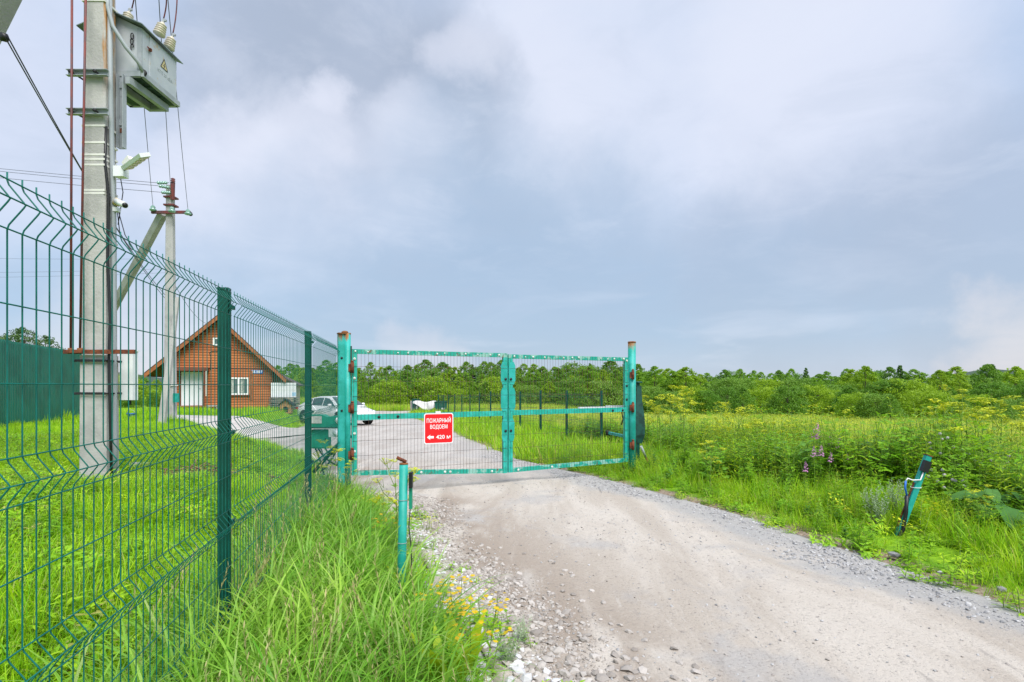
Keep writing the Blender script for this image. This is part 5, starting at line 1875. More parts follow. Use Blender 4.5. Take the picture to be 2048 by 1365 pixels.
field_src = [tuft('tuft field %s' % 'abc'[i], G_field, 22, 0.25, (0.35, 0.75), (0.008, 0.016), (0.3, 1.1), (0.05, 0.45), 3) for i in range(3)]


def herb(name, m, ns, h, leafL, leafW, step, spread=0.12, fl=None, ferny=False):
    p = PM()
    for _ in range(ns):
        a = U(0, 6.283)
        b = Vector((U(-spread, spread), U(-spread, spread), -0.02))
        hh = U(*h)
        top = b + Vector((math.cos(a) * hh * 0.18, math.sin(a) * hh * 0.18, hh))
        p.cur = 0
        p.stick(b, top, 0.004, 0.002)
        p.cur = 1
        z, ang = min(0.10, 0.15 * hh), U(0, 6.283)
        stp = min(step, hh / 5)
        while z < hh:
            t = z / hh
            c = b.lerp(top, t)
            for s in (0, math.pi):
                an = ang + s + U(-0.4, 0.4)
                L = U(*leafL) * (1.1 - 0.65 * t)
                d = Vector((math.cos(an), math.sin(an), U(0.1, 0.75)))
                if ferny:
                    tip = c + d.normalized() * L
                    for k in range(4):
                        q = c.lerp(tip, 0.25 + 0.2 * k)
                        for sg_ in (-1, 1):
                            dd = Vector((math.cos(an + sg_ * 1.0), math.sin(an + sg_ * 1.0), 0.2))
                            p.leaf(q, dd, L * 0.42 * (1 - 0.15 * k), U(*leafW), 0.2)
                    p.leaf(tip - d.normalized() * L * 0.2, d, L * 0.35, U(*leafW), 0.3)
                else:
                    p.leaf(c, d, L, U(*leafW) * (1.05 - 0.5 * t), U(0.1, 0.6))
            ang += 1.3
            z += stp * U(0.8, 1.2)
        if fl is not None:
            p.cur = 2
            for k in range(10):
                q = top + Vector((U(-0.07, 0.07), U(-0.07, 0.07), U(-0.03, 0.03)))
                p.disc(q, (U(-0.3, 0.3), U(-0.3, 0.3), 1), U(0.008, 0.018), 5)
    mats = [M_stem, m] + ([fl] if fl is not None else [])
    return source(name, p, mats)


herb_src = [herb('herb a', G_herb, 5, (0.45, 0.85), (0.10, 0.18), (0.030, 0.055), 0.10),
            herb('herb b', G_dark, 5, (0.40, 0.80), (0.11, 0.20), (0.05, 0.09), 0.10),
            herb('herb c', G_herb, 5, (0.50, 0.95), (0.16, 0.24), (0.020, 0.034), 0.12, ferny=True),
            herb('herb d', G_lime, 6, (0.45, 0.95), (0.08, 0.16), (0.018, 0.034), 0.08),
            herb('herb e', G_lime, 5, (0.55, 1.00), (0.09, 0.15), (0.016, 0.03), 0.10, fl=F_yel),
            herb('herb f', G_dark, 4, (0.35, 0.65), (0.14, 0.24), (0.09, 0.15), 0.12)]
low_src = [herb('low a', G_herb, 6, (0.06, 0.16), (0.05, 0.11), (0.018, 0.04), 0.05),
           herb('low b', G_verge, 6, (0.08, 0.22), (0.06, 0.12), (0.012, 0.024), 0.05),
           herb('low c', G_lime, 5, (0.10, 0.28), (0.05, 0.10), (0.010, 0.02), 0.05, fl=F_yel)]


def field_umbel(name, n=5):
    p = PM()
    for _ in range(n):
        b = Vector((U(-0.35, 0.35), U(-0.35, 0.35), 0))
        h = U(0.55, 0.95)
        top = b + Vector((U(-0.1, 0.1), U(-0.1, 0.1), h))
        p.cur = 0
        p.stick(b, top, 0.005, 0.003)
        for k in range(3):
            q = top + Vector((U(-0.16, 0.16), U(-0.16, 0.16), U(-0.12, 0.04)))
            p.cur = 0
            p.stick(b.lerp(top, 0.7), q, 0.003, 0.002)
            p.cur = 2
            for j in range(5):
                p.disc(q + Vector((U(-0.05, 0.05), U(-0.05, 0.05), 0)), (U(-0.2, 0.2), U(-0.2, 0.2), 1), U(0.012, 0.024), 5)
        p.cur = 1
        for k in range(5):
            a = U(0, 6.283)
            p.leaf(b.lerp(top, U(0.1, 0.7)), (math.cos(a), math.sin(a), 0.5), U(0.12, 0.25), U(0.03, 0.06))
    return source(name, p, [M_stem, G_lime, F_yel])


umb_src = [field_umbel('field umbel %s' % c) for c in 'abc']


def pts(n, x0, x1, y0, y1):
    return rng.uniform(x0, x1, n), rng.uniform(y0, y1, n)


def lay(x, y, keep, smin, smax, tilt=0.15, nsrc=4, dz=0.0, pick=None):
    x, y = x[keep], y[keep]
    n = len(x)
    P = np.stack([x, y, gz(x, y) + dz], 1)
    Rt = np.stack([rng.normal(0, tilt, n), rng.normal(0, tilt, n), rng.uniform(0, 6.283, n)], 1)
    S = smin + (smax - smin) * rng.random(n)
    I = rng.integers(0, nsrc, n) if pick is None else pick[keep]
    return P, Rt, S, I


def patch(x, y, s, seed=0.0):
    """smooth random field 0..1 for natural clustering"""
    v = np.sin(x * 1.7 * s + 1.3 * np.sin(y * 1.1 * s + seed)) + np.sin(y * 2.1 * s + 1.7 * np.sin(x * 0.9 * s + 2 + seed)) + 0.6 * np.sin((x + y) * 3.9 * s + seed)
    return (v + 2.6) / 5.2


def blocked(x, y):
    """places taken by the house, the pole foot, the car and other things"""
    hx, hy = x - HX0, y - HY0
    a = hx * HU.x + hy * HU.y
    b = -hx * HU.y + hy * HU.x
    r = (a > -0.2) & (a < WID + 0.1) & (b > -0.1) & (b < DEP)
    r |= (np.abs(x - PC.x) < 0.25) & (np.abs(y - PY) < 0.2)
    # behind the corrugated fence
    r |= ((x - CB.x) * dn.x + (y - CB.y) * dn.y) * np.sign((0 - CB.x) * dn.x + (0 - CB.y) * dn.y) < -0.05
    r |= (np.hypot((x + 4.36) / 1.25, y - 7.6) < 0.30) | (np.hypot((x + 3.5) / 1.25, y - 7.9) < 0.2)
    return r


# left of the road: long arching grass between fence and road
x, y = pts(4300, -2.6, 1.2, 1.2, 7.9)
fx = fence_x(y)
edge = xl(y)
d_in = edge - x
dens = np.clip((d_in - 0.10) / 0.5, 0, 1) * np.clip((x - fx + 0.35) / 0.3, 0.0, 1)
k = (rng.random(len(x)) < dens) & ~((np.hypot(x - bx.x, y - bx.y) < 0.07))
P, Rt, S, I = lay(x, y, k, 0.55, 1.15, 0.18, 5)
I = np.where(rng.random(len(I)) < 0.035, 5, I)
S *= np.clip(0.55 + 0.5 * (edge[k] - x[k]) / 0.6, 0.45, 1.0) * np.where(y[k] > 5.5, 0.75, 1.0)
scatter('long_grass', 'long arching green grass between the mesh fence and the road', 'grass', P, Rt, S, I, long_src)

# yard lawn beyond the fence
X_, Y_ = [], []
x, y = pts(26000, -12, 0, 1.3, 9.5)
w = rng.random(len(x)) < np.clip(1.5 - 0.11 * y, 0.35, 1)
X_.append(x[w]); Y_.append(y[w])
x, y = pts(15000, -18, -2, 9.5, 18)
X_.append(x); Y_.append(y)
x, y = np.concatenate(X_), np.concatenate(Y_)
fx = np.where(y < 7.5, fence_x(y), xl(y) - 0.05)
vis = x > -0.98 * y - 0.6
bare = patch(x, y, 1.3, 0.4) > 0.70
k = (x < fx + 0.05) & vis & ~blocked(x, y) & ~on_road(x, y, 0.0) & ~(bare & (rng.random(len(x)) < 0.7))
P, Rt, S, I = lay(x, y, k, 0.7, 1.35, 0.2, 4)
S *= 0.45 + 0.80 * patch(x[k], y[k], 0.9, 2.0)
scatter('lawn_grass', 'bright green uncut grass of the yard behind the mesh fence', 'grass', P, Rt, S, I, lawn_src)
x, y = pts(9000, -30, 0, 17, 56)
k = (x < xl(y)) & ~blocked(x, y) & ~on_road(x, y, 0.05) & (x > -1.0 * y - 1)
P, Rt, S, I = lay(x, y, k, 0.7, 1.4, 0.2, 3)
scatter('far_lawn_grass', 'green grass around the wooden house and far side of the yard', 'grass', P, Rt, S, I, far_src)

# right verge, near and far
x, y = pts(42000, -1, 13, 1.5, 18)
e = x - xr(y)
wob = 0.16 * np.sin(y * 2.3) + 0.10 * np.sin(y * 6.1 + 2)
dens = np.clip((e + wob - 0.06) / 0.7, 0, 1) * np.clip(1.25 - 0.06 * y, 0.3, 1) * np.clip((4.6 - e) / 2.0, 0.0, 1)
k = (rng.random(len(x)) < dens) & (x < 0.98 * y + 1.0)
P, Rt, S, I = lay(x, y, k, 0.6, 1.25, 0.2, 4)
S *= np.clip(0.40 + 0.45 * e[k], 0.35, 0.85)
S *= np.where((np.abs(x[k] - 3.72) < 0.28) & (y[k] > 4.5) & (y[k] < 5.5), 0.35, 1.0)
S *= np.where((np.abs(x[k] - 2.42) < 0.25) & (y[k] > 8.9) & (y[k] < 10.1), 0.5, 1.0)
scatter('verge_grass', 'fresh green grass along the right edge of the gravel road', 'grass', P, Rt, S, I, verge_src)
x, y = pts(16000, -10, 20, 11, 56)
e = x - xr(y)
k = (e > 0.05) & (e < 4.5 + 0.1 * y) & ~on_road(x, y, 0.1)
P, Rt, S, I = lay(x, y, k, 0.55, 1.1, 0.2, 3)
scatter('far_verge_grass', 'green grass verge between the yard and the far mesh fence', 'grass', P, Rt, S, I, farv_src)

# meadow beyond
x, y = pts(30000, -4, 75, 8, 78)
e = x - xr(y)
k = (e > 3.2 + 0.06 * y) & (x < 1.0 * y + 2) & (rng.random(len(x)) < np.clip(1.15 - 0.008 * y, 0.4, 1))
P, Rt, S, I = lay(x, y, k, 0.55, 1.0, 0.15, 3)
scatter('meadow_grass', 'tall ripening yellow-green grass of the open meadow', 'grass', P, Rt, S, I, field_src)
x, y = pts(3000, 0, 72, 9, 66)
e = x - xr(y)
k = (e > 2.2) & (x < 1.0 * y + 2) & (patch(x, y, 0.35, 1.0) > 0.50) & ((y < 9.3) | (x > 2.9 - 0.281 * (y - 14.6)))
P, Rt, S, I = lay(x, y, k, 0.45, 0.80, 0.12, 3)
scatter('meadow_flowers', 'yellow flowering umbels mixed all over the meadow', 'meadow flowers', P, Rt, S, I, umb_src)
x, y = pts(14000, -40, 10, 52, 76)
k = ~on_road(x, y, 0.2)
P, Rt, S, I = lay(x, y, k, 0.8, 1.4, 0.15, 3)
scatter('rough_grass', 'rough pale grass in front of the young wood', 'grass', P, Rt, S, I, field_src[:1] + [tuft('tuft rough %s' % c, G_verge, 22, 0.25, (0.35, 0.7), (0.010, 0.02), (0.3, 1.1), (0.05, 0.45), 3) for c in 'ab'])

# the tall weed bank on the right
x, y = pts(21000, 0, 17, 3.0, 18)
e = x - xr(y)
front = 1.35 + 0.35 * np.sin(1.3 * y) + 0.25 * np.sin(2.9 * y + 1)
dens = np.clip((e - front) / 0.5, 0, 1) * np.clip((front + 5.5 - e) / 3.5, 0, 1)
k = (rng.random(len(x)) < dens * 0.60) & (x < 0.98 * y + 0.8) & ((y < 9.3) | (x > 2.75 - 0.281 * (y - 14.6)))
zone = patch(x, y, 0.45, 3.0)
pick = np.where(zone < 0.36, rng.choice([3, 4, 0, 3, 3, 2], len(x)), np.where(zone < 0.56, rng.choice([0, 2, 3, 0, 1], len(x)), rng.choice([1, 5, 0, 2], len(x))))
P, Rt, S, I = lay(x, y, k, 0.62, 1.14, 0.12, 6, 0.0, pick)
S *= 0.72 + 0.5 * patch(x[k], y[k], 0.8, 9.0)
S *= np.clip(0.55 + 0.45 * (e[k] - front[k]), 0.5, 1.0)
scatter('weed_bank', 'dense bank of leafy weeds right of the road', 'weeds', P, Rt, S, I, herb_src)
x, y = pts(5600, 0, 13, 2.5, 13)
e = x - xr(y)
k = (e > 0.25 + 0.15 * np.sin(2.3 * y)) & (e < 3.2) & (x < 0.98 * y + 0.8) & (rng.random(len(x)) < 0.25 + 0.75 * patch(x, y, 1.2, 7.0)) & ~((np.abs(x - 3.75) < 0.35) & (y > 4.3) & (y < 5.6))
P, Rt, S, I = lay(x, y, k, 0.22, 0.52, 0.15, 6, 0.0, rng.choice([0, 2, 3, 0, 3, 5], len(x)))
scatter('verge_weeds', 'leafy green weeds mixed into the right-hand grass verge', 'weeds', P, Rt, S, I, herb_src)
x, y = pts(9000, -11, -1, 1.3, 13)
k = (x < np.where(y < 7.5, fence_x(y), xl(y)) + 0.1) & (x > -0.98 * y - 0.5) & ~blocked(x, y) & ~on_road(x, y, 0.0) & (rng.random(len(x)) < patch(x, y, 1.5, 4.0))
P, Rt, S, I = lay(x, y, k, 0.6, 1.5, 0.2, 2)
scatter('lawn_weeds', 'plantain and clover leaves mixed into the yard grass', 'weeds', P, Rt, S, I, low_src[:2])
# low broad-leaved weeds in grass and on the gravel edge
x, y = pts(7000, -9, 9, 1.6, 13)
e = x - xr(y)
dl = xl(y) - x
k = (((e > -0.05) & (e < 2.4)) | ((dl > -0.30) & (dl < 8))) & (rng.random(len(x)) < np.where((dl < 0.05) & (e < 0), 0.30, 0.75)) & ~blocked(x, y) & ((y < 7.3) | ~on_road(x, y, 0.0))
P, Rt, S, I = lay(x, y, k, 0.5, 1.1, 0.2, 3)
I = np.where((x[k] < xl(y[k]) - 0.4) | (rng.random(len(I)) < 0.90), rng.integers(0, 2, len(I)), I)
scatter('low_weeds', 'small broad-leaved weeds in the grass and along the gravel', 'weeds', P, Rt, S, I, low_src)

# ------------------------------------------------------------------ gravel
def pebble(name, m, seed, flat=0.6):
    rg = np.random.default_rng(seed)
    import bmesh
    bm = bmesh.new()
    bmesh.ops.create_icosphere(bm, subdivisions=1 if seed % 2 else 1, radius=0.5)
    for v in bm.verts:
        v.co *= 1 + rg.normal(0, 0.16)
        v.co.z *= flat
        v.co.x *= 1.2
    me = bpy.data.meshes.new(name)
    bm.to_mesh(me)
    bm.free()
    me.materials.append(m)
    return me


def stone_mat(name, a, b):
    m = mat(name, a, 0.9, spec=0.2, bump=0.25, bscale=60)
    t = m.node_tree
    N = NT(t)
    i = N.node('ShaderNodeObjectInfo').outputs['Random']
    nz = N.noise(N.node('ShaderNodeNewGeometry').outputs['Position'], 40, 5)
    c = N.mix(N.math('ADD', N.math('MULTIPLY', i, 0.8), N.math('MULTIPLY', nz, 0.2)), a, b)
    t.links.new(c, t.nodes['Principled BSDF'].inputs['Base Color'])
    return m


M_grey = stone_mat('grey crushed stone', (0.20, 0.198, 0.20), (0.47, 0.465, 0.465))
M_pink = stone_mat('pinkish field stone', (0.21, 0.185, 0.165), (0.49, 0.455, 0.425))
M_wht = stone_mat('white marble chips', (0.45, 0.45, 0.465), (0.62, 0.62, 0.64))
grey_me = [pebble('grey chip %d' % i, M_grey, i) for i in range(4)]
pink_me = [pebble('field stone %d' % i, M_pink, 10 + i) for i in range(4)]
wht_me = [pebble('white chip %d' % i, M_wht, 20 + i) for i in range(3)]
mk = lambda ms: [bpy.data.objects.new('source ' + m.name, m) for m in ms]


def road_pts(x, y, keep, smin, smax, nsrc, off=0, dz=0.0):
    x, y = x[keep], y[keep]
    n = len(x)
    z = np.where(on_road(x, y, -0.02), road_z(x, y), gz(x, y))
    s = smin * (smax / smin) ** (rng.random(n) ** 2.2)
    P = np.stack([x, y, z + s * 0.10 + dz], 1)
    Rt = np.stack([rng.normal(0, 0.35, n), rng.normal(0, 0.35, n), rng.uniform(0, 6.283, n)], 1)
    return P, Rt, s, rng.integers(0, nsrc, n) + off


# crushed stone along the right edge
x, y = pts(110000, -1, 5, 1.8, 13)
e = xr(y) - x
wd = 0.42 + 0.15 * np.sin(1.7 * y) + 0.1 * np.sin(4.3 * y)
dens = np.clip((e + 0.10) / 0.12, 0, 1) * np.clip((wd + 0.2 - e) / 0.6, 0, 1) * np.clip(1.2 - 0.06 * y, 0.4, 1)
k = (rng.random(len(x)) < dens)
P, Rt, S, I = road_pts(x, y, k, 0.010, 0.036, 4)
scatter('crushed_stone_gravel', 'grey crushed stone heaped along the right edge of the road', 'gravel', P, Rt, S, I, mk(grey_me))
# mixed stones along the left edge
x, y = pts(170000, -3, 2.2, 1.8, 8.2)
e = x - xl(y)
dens = np.clip((e + 0.22) / 0.2, 0, 1) * np.clip((0.80 + 0.12 * np.sin(2.1 * y) - e) / 0.65, 0, 1) ** 1.2
k = rng.random(len(x)) < dens * 0.9
P, Rt, S, I = road_pts(x, y, k, 0.008, 0.036, 4)
scatter('stony_gravel', 'pinkish stones and chips along the left edge of the road', 'gravel', P, Rt, S, I, mk(pink_me))
x, y = pts(16000, -3, 1.5, 1.8, 6.5)
e = x - xl(y)
wob = 0.06 * np.sin(5 * y)
dens = np.clip((e + 0.25 + wob) / 0.15, 0, 1) * np.clip((0.30 + wob - e) / 0.2, 0, 1)
k = rng.random(len(x)) < dens
P, Rt, S, I = road_pts(x, y, k, 0.015, 0.048, 3)
scatter('white_chip_gravel', 'whitish chips between the grass and the left edge of the road', 'gravel', P, Rt, S, I, mk(wht_me))
# loose chips over the carriageway
x, y = pts(60000, -3, 5, 1.8, 12)
k = on_road(x, y, -0.1) & (rng.random(len(x)) < np.clip(0.12 + 0.75 * (patch(x, y, 1.1, 5.0) - 0.45), 0.05, 0.8))
P, Rt, S, I = road_pts(x, y, k, 0.005, 0.022, 4)
scatter('loose_gravel', 'small loose chips strewn over the carriageway', 'gravel', P, Rt, S, I, mk([pebble('road chip %d' % i, M_grey if i < 2 else M_pink, 30 + i) for i in range(4)]))
# the larger stones that can be told apart, each one by itself
big = 0
tries = 0
taken = []
while big < 290 and tries < 30000:
    tries += 1
    yy = 2.62 + 2.6 * random.random() ** 1.9
    ee = random.uniform(-0.12, 0.62) if random.random() < 0.85 else random.uniform(0.6, 1.1)
    xx = float(xl(yy)) + ee
    s = U(0.030, 0.052) + (0.026 * random.random() if yy < 3.3 and ee < 0.75 else 0)
    if any((xx - a) ** 2 + (yy - b) ** 2 < ((s + c) * 0.48) ** 2 for a, b, c in taken):
        continue
    taken.append((xx, yy, s))
    zz = float(road_z(np.array(xx), np.array(yy))) if ee > 0 else g1(xx, yy)
    me = random.choice(wht_me if (ee < 0.12 and random.random() < 0.7) else pink_me)
    shared('stone', me, road, (xx, yy, zz + s * 0.06), (U(-0.4, 0.4), U(-0.4, 0.4), U(0, 6.28)), (s, s, s))
    big += 1
for px, py, Y, s in ((1372 / 2.599 + 1260, 700 + 1094 / 2.599, 0, 0.085), (2003, 1192, 0, 0.06), (1880, 1158, 0, 0.05), (1450, 1040, 0, 0.05)):
    Y = 1665 / (py - 772)
    X = (px - 1024) / FPX * Y
    shared('stone', random.choice(grey_me + pink_me), road, (X, Y, float(gz(X, Y)) + 0.05), (0, 0, U(0, 6)), (s, s, s))

# ------------------------------------------------------------------ plants one can tell apart
def plant_part(p, name, m, parent):
    o = bpy.data.objects.new(name, p.data(name, m))
    COL.objects.link(o)
    o.parent = parent
    return o


def umbel_mesh(r, n):
    p = PM()
    for _ in range(n):
        a, rr = U(0, 6.283), r * math.sqrt(U(0.02, 1))
        c = Vector((rr * math.cos(a), rr * math.sin(a), -0.25 * rr * rr / r + U(-0.006, 0.006)))
        p.disc(c, (c.x * 2, c.y * 2, 1), U(0.009, 0.016), 5)
        p.stick((0, 0, -r * 0.75), c, 0.0014, 0.001)
    return p


um_me = []
for i in range(3):
    p = umbel_mesh(0.075, 22)
    me = p.data('umbel', None)
    me.materials.append(F_yel)
    um_me.append(me)
ang_src = []
for v in range(4):
    root = bpy.data.objects.new('yellow_umbel_weed', None)
    st_p, lf = PM(), PM()
    h = (1.45, 1.25, 1.6, 1.05)[v]
    tops = []
    b = Vector((0, 0, -0.05))
    top = Vector((U(-0.08, 0.08), U(-0.08, 0.08), h))
    st_p.tube([b, b.lerp(top, 0.5) + Vector((U(-0.03, 0.03), 0, 0)), top], [0.009, 0.007, 0.003], 5, caps=False)
    tops.append(top)
    for k in range(6):
        t = 0.45 + 0.08 * k
        q = b.lerp(top, t)
        a = 2.4 * k + U(-0.4, 0.4)
        L = U(0.28, 0.50) * (1.25 - 0.5 * t)
        e = q + Vector((math.cos(a) * L * 0.62, math.sin(a) * L * 0.62, L * 0.85))
        st_p.tube([q, q.lerp(e, 0.5) + Vector((math.cos(a) * 0.03, math.sin(a) * 0.03, -0.02)), e], [0.005, 0.004, 0.0025], 4, caps=False)
        tops.append(e)
        for s in (-1, 1):
            e2 = q.lerp(e, 0.62) + Vector((math.cos(a + s) * 0.11, math.sin(a + s) * 0.11, U(0.10, 0.16)))
            st_p.stick(q.lerp(e, 0.62), e2, 0.003, 0.002)
            if random.random() < 0.7:
                tops.append(e2)
        for s in range(3):
            an = a + U(-1, 1)
            lf.leaf(q, (math.cos(an), math.sin(an), 0.4), U(0.10, 0.22), U(0.02, 0.04), 0.4)
    for k in range(9):
        q = b.lerp(top, U(0.08, 0.45))
        a = U(0, 6.283)
        tip = q + Vector((math.cos(a), math.sin(a), 0.35)) * U(0.18, 0.30)
        lf.stick(q, tip, 0.003, 0.001)
        for j in range(4):
            c = q.lerp(tip, 0.3 + 0.2 * j)
            for s in (-1, 1):
                lf.leaf(c, (math.cos(a + s * 0.9), math.sin(a + s * 0.9), 0.2), U(0.06, 0.11), U(0.02, 0.035), 0.3)
    ang_src.append((st_p.data('stem', M_stem), lf.data('leaves', G_herb), tops))


def umbel_plant(px, py_top, Y, lab, v=None, x=None):
    """stands on the ground at distance Y, its top showing near py_top"""
    X = (px - 1024) / FPX * Y if x is None else x
    z = g1(X, Y)
    v = random.randrange(4) if v is None else v
    stm, lfm, tops = ang_src[v]
    want = EYE + (HORIZON - py_top) / FPX * Y - z
    s = max(0.35, want / max(t.z for t in tops))
    root = empty('yellow_umbel_weed', (X, Y, z), lab, 'weed', 'tall weeds with yellow umbels', U(0, 6.28))
    root.scale = (min(s, 1.1) if s > 1 else s, min(s, 1.1) if s > 1 else s, s)
    shared('stem', stm, root)
    shared('foliage', lfm, root)
    for t in tops:
        k = U(0.75, 1.2)
        shared('umbel', random.choice(um_me), root, t, (U(-0.25, 0.25), U(-0.25, 0.25), U(0, 6)), (k, k, k))
    return root


zones = [
    (1290, 1400, 765, 800, 9.5, 12.0, 7, 'tall yellow-flowered weed just right of the gate post'),
    (1400, 1560, 790, 850, 9.0, 13.0, 5, 'yellow-flowered weed between gate post and pink fireweed'),
    (1560, 1700, 785, 830, 9.5, 13.0, 4, 'tall yellow-flowered weed rising behind the pink fireweed'),
    (1700, 1800, 820, 900, 8.0, 11.0, 4, 'yellow-flowered weed between pink fireweed and leaning post'),
    (1870, 2020, 770, 830, 7.0, 9.5, 8, 'tall yellow-flowered weed against the bushes above the leaning post'),
    (2020, 2110, 790, 850, 6.5, 9.0, 5, 'yellow-flowered weed at the right edge of the meadow'),
]
for x0, x1, t0, t1, y0, y1, n, lab in zones:
    for i in range(n):
        umbel_plant(x0 + (x1 - x0) * (i + U(0.1, 0.9)) / n, U(t0, t1), U(y0, y1), lab)
umbel_plant(792, 920, 4.6, 'yellow-flowered weed close beside the upright photocell post', 3)
umbel_plant(770, 985, 5.2, 'short yellow-flowered weed left of the upright photocell post', 0)
umbel_plant(655, 878, 6.9, 'thin yellow-flowered weed growing against the green control cabinet', 1)
umbel_plant(700, 925, 6.95, 'small yellow-flowered weed at the foot of the left gate post', 2)
umbel_plant(1420, 880, 7.4, 'low yellow-flowered weed in the front of the weed bank', 3)
umbel_plant(1960, 985, 5.2, 'low yellow-flowered weed right of the leaning post by the burdock', 1)

fw_p = PM()
for k in range(44):
    t = (k + U(-0.4, 0.4)) / 44
    t = max(t, 0.0)
    a = 2.4 * k + U(-0.5, 0.5)
    r_ = (0.034 * (1 - t) + 0.006) * U(0.6, 1.5)
    c = Vector((r_ * math.cos(a), r_ * math.sin(a), 0.30 * t))
    fw_p.disc(c, (math.cos(a), math.sin(a), U(-0.4, 1.0)), 0.014 * (1.1 - 0.75 * t) * U(0.6, 1.3), 5)
fw_spike = fw_p.data('flower_spike', F_pink)
fs_p, fl_p = PM(), PM()
fs_p.tube([(0, 0, -0.05), (0.02, 0, 0.6), (0, 0, 1.0)], [0.007, 0.006, 0.003], 5, caps=False)
for k in range(46):
    a, z = 2.4 * k, 0.08 + 0.018 * k
    fl_p.leaf((0, 0, z), (math.cos(a), math.sin(a), 0.45), 0.16 - 0.0018 * k, 0.022, 0.5)
fw_stem, fw_leaf = fs_p.data('stem', M_stem), fl_p.data('leaves', G_herb)
for px, py, Y, lab in ((1633, 842, 8.6, 'tallest pink fireweed with the brightest flower spike'), (1660, 868, 8.7, 'pink fireweed just right of the tallest one'), (1628, 888, 8.2, 'pale pink fireweed below the tallest one'),
                       (1642, 886, 8.3, 'pink fireweed in the middle of the low pair under the tallest'), (1677, 872, 8.9, 'pink fireweed standing farthest right behind the weeds'), (1660, 902, 8.1, 'small pink fireweed leaning over dark leaves'),
                       (1694, 905, 8.4, 'pinkish fireweed nearest to the leaning post'), (1611, 922, 7.8, 'single low pink fireweed at the front of the weed bank')):
    Y -= 1.15
    X = (px - 1024) / FPX * Y
    z = g1(X, Y)
    s = (EYE + (HORIZON - py) / FPX * Y - z) / 1.27
    r_ = empty('pink_fireweed', (X, Y, z), lab, 'wildflower', 'pink fireweed plants', U(0, 6))
    r_.scale = (min(0.9, s * 1.3), min(0.9, s * 1.3), s)
    shared('stem', fw_stem, r_)
    shared('foliage', fw_leaf, r_)
    shared('flower_spike', fw_spike, r_, (0, 0, 0.95), (U(-0.12, 0.12), U(-0.12, 0.12), U(0, 6)), (1.5, 1.5, U(0.85, 1.15)))

# pale lilac thistles
th_p = PM()
for k in range(60):
    zz = 1 - 2 * (k + 0.5) / 60
    a = 2.4 * k
    n_ = Vector((math.sqrt(1 - zz * zz) * math.cos(a), math.sqrt(1 - zz * zz) * math.sin(a), zz))
    th_p.disc(n_ * 0.022, n_, 0.007, 4)
th_me = th_p.data('flower_head', F_lil)
ts_p, tl_p = PM(), PM()
th_tops = []
for k in range(7):
    a = 2.4 * k
    e = Vector((0.13 * math.cos(a) * (k > 0), 0.13 * math.sin(a) * (k > 0), 1.0 - 0.05 * k))
    ts_p.tube([(0, 0, 0 if k == 0 else 0.55), (e.x * 0.5, e.y * 0.5, 0.8 - 0.03 * k), e], [0.006, 0.004, 0.003], 4, caps=False)
    th_tops.append(e)
for k in range(16):
    a = 2.4 * k
    tl_p.leaf((0, 0, 0.1 + 0.04 * k), (math.cos(a), math.sin(a), 0.3), 0.20, 0.06, 0.5)
th_s, th_l = ts_p.data('stem', M_stem), tl_p.data('leaves', G_dark)
for px, py, Y, lab in ((1880, 868, 6.9, 'lilac thistle standing highest behind the leaning post'), (1925, 900, 6.8, 'lilac thistle above the burdock leaves'), (1885, 940, 6.3, 'lilac thistle right of the leaning post sensor'),
                       (1905, 960, 6.2, 'low lilac thistle between the leaning post and the burdock'), (1990, 905, 6.6, 'lilac thistle among meadow stems near the right edge')):
    X = (px - 1024) / FPX * Y
    z = g1(X, Y)
    s = (EYE + (HORIZON - py) / FPX * Y - z)
    r_ = empty('lilac_thistle', (X, Y, z), lab, 'wildflower', 'lilac thistles', U(0, 6))
    r_.scale = (1, 1, s)
    shared('stem', th_s, r_)
    shared('foliage', th_l, r_)
    for t in th_tops:
        shared('flower_head', th_me, r_, t, (0, 0, 0), (0.75, 0.75, 0.75 / s))

# burdock with big leaves
def big_leaf():
    p = PM()
    n = 12
    vs, fs = [(0, 0, 0)], []
    for j, rr in enumerate((0.45, 0.8, 1.0)):
        for k in range(n):
            a = 6.2832 * k / n
            r_ = rr * (1 + 0.12 * math.sin(3 * a + j) + 0.05 * (-1) ** k * (j == 2))
            x = 0.5 + 0.55 * r_ * math.cos(a)
            yv = 0.42 * r_ * math.sin(a)
            vs.append((x, yv, 0.10 * abs(yv) - 0.22 * x * x + 0.03 * math.sin(4 * a) * rr))
    vs[0] = (0.5, 0, -0.05)
    fs = [(0, 1 + k, 1 + (k + 1) % n) for k in range(n)]
    for j in range(2):
        for k in range(n):
            a, b = 1 + j * n + k, 1 + j * n + (k + 1) % n
            fs.append((a, a + n, b + n, b))
    p.add(vs, fs, True)
    p.tube([(-0.9, 0, -0.5), (-0.3, 0, -0.08), (0.1, 0, 0.0)], 0.025, 5)
    return p.data('leaf', leaf_mat('burdock leaf', (0.045, 0.14, 0.03), (0.08, 0.20, 0.045), trans=0.15, rough=0.65, spec=0.12))


bl = big_leaf()
for px, py, Y, s, lab in ((2003, 1015, 5.35, 0.27, 'burdock with big grey-green leaves at the right edge of the verge'), (1965, 985, 5.6, 0.20, 'smaller burdock with broad leaves left of the big one'), (1935, 1030, 5.5, 0.15, 'young broad-leaved burdock right of the leaning post'), (2035, 985, 5.6, 0.2, 'burdock cut by the right edge of the photo')):
    p = at(px, py, Y)
    z = g1(p.x, Y)
    r_ = empty('burdock', (p.x, Y, z), lab, 'weed', 'burdock plants', U(0, 6))
    hgt = p.z - z
    for k in range(6):
        a = 6.2832 * k / 6 + U(-0.3, 0.3)
        ss = s * U(0.75, 1.1)
        shared('leaf', bl, r_, (0.35 * s * math.cos(a), 0.35 * s * math.sin(a), hgt * (0.75 + 0.08 * k)), (U(-0.3, 0.3), U(0.1, 0.6), a), (ss, ss, ss))

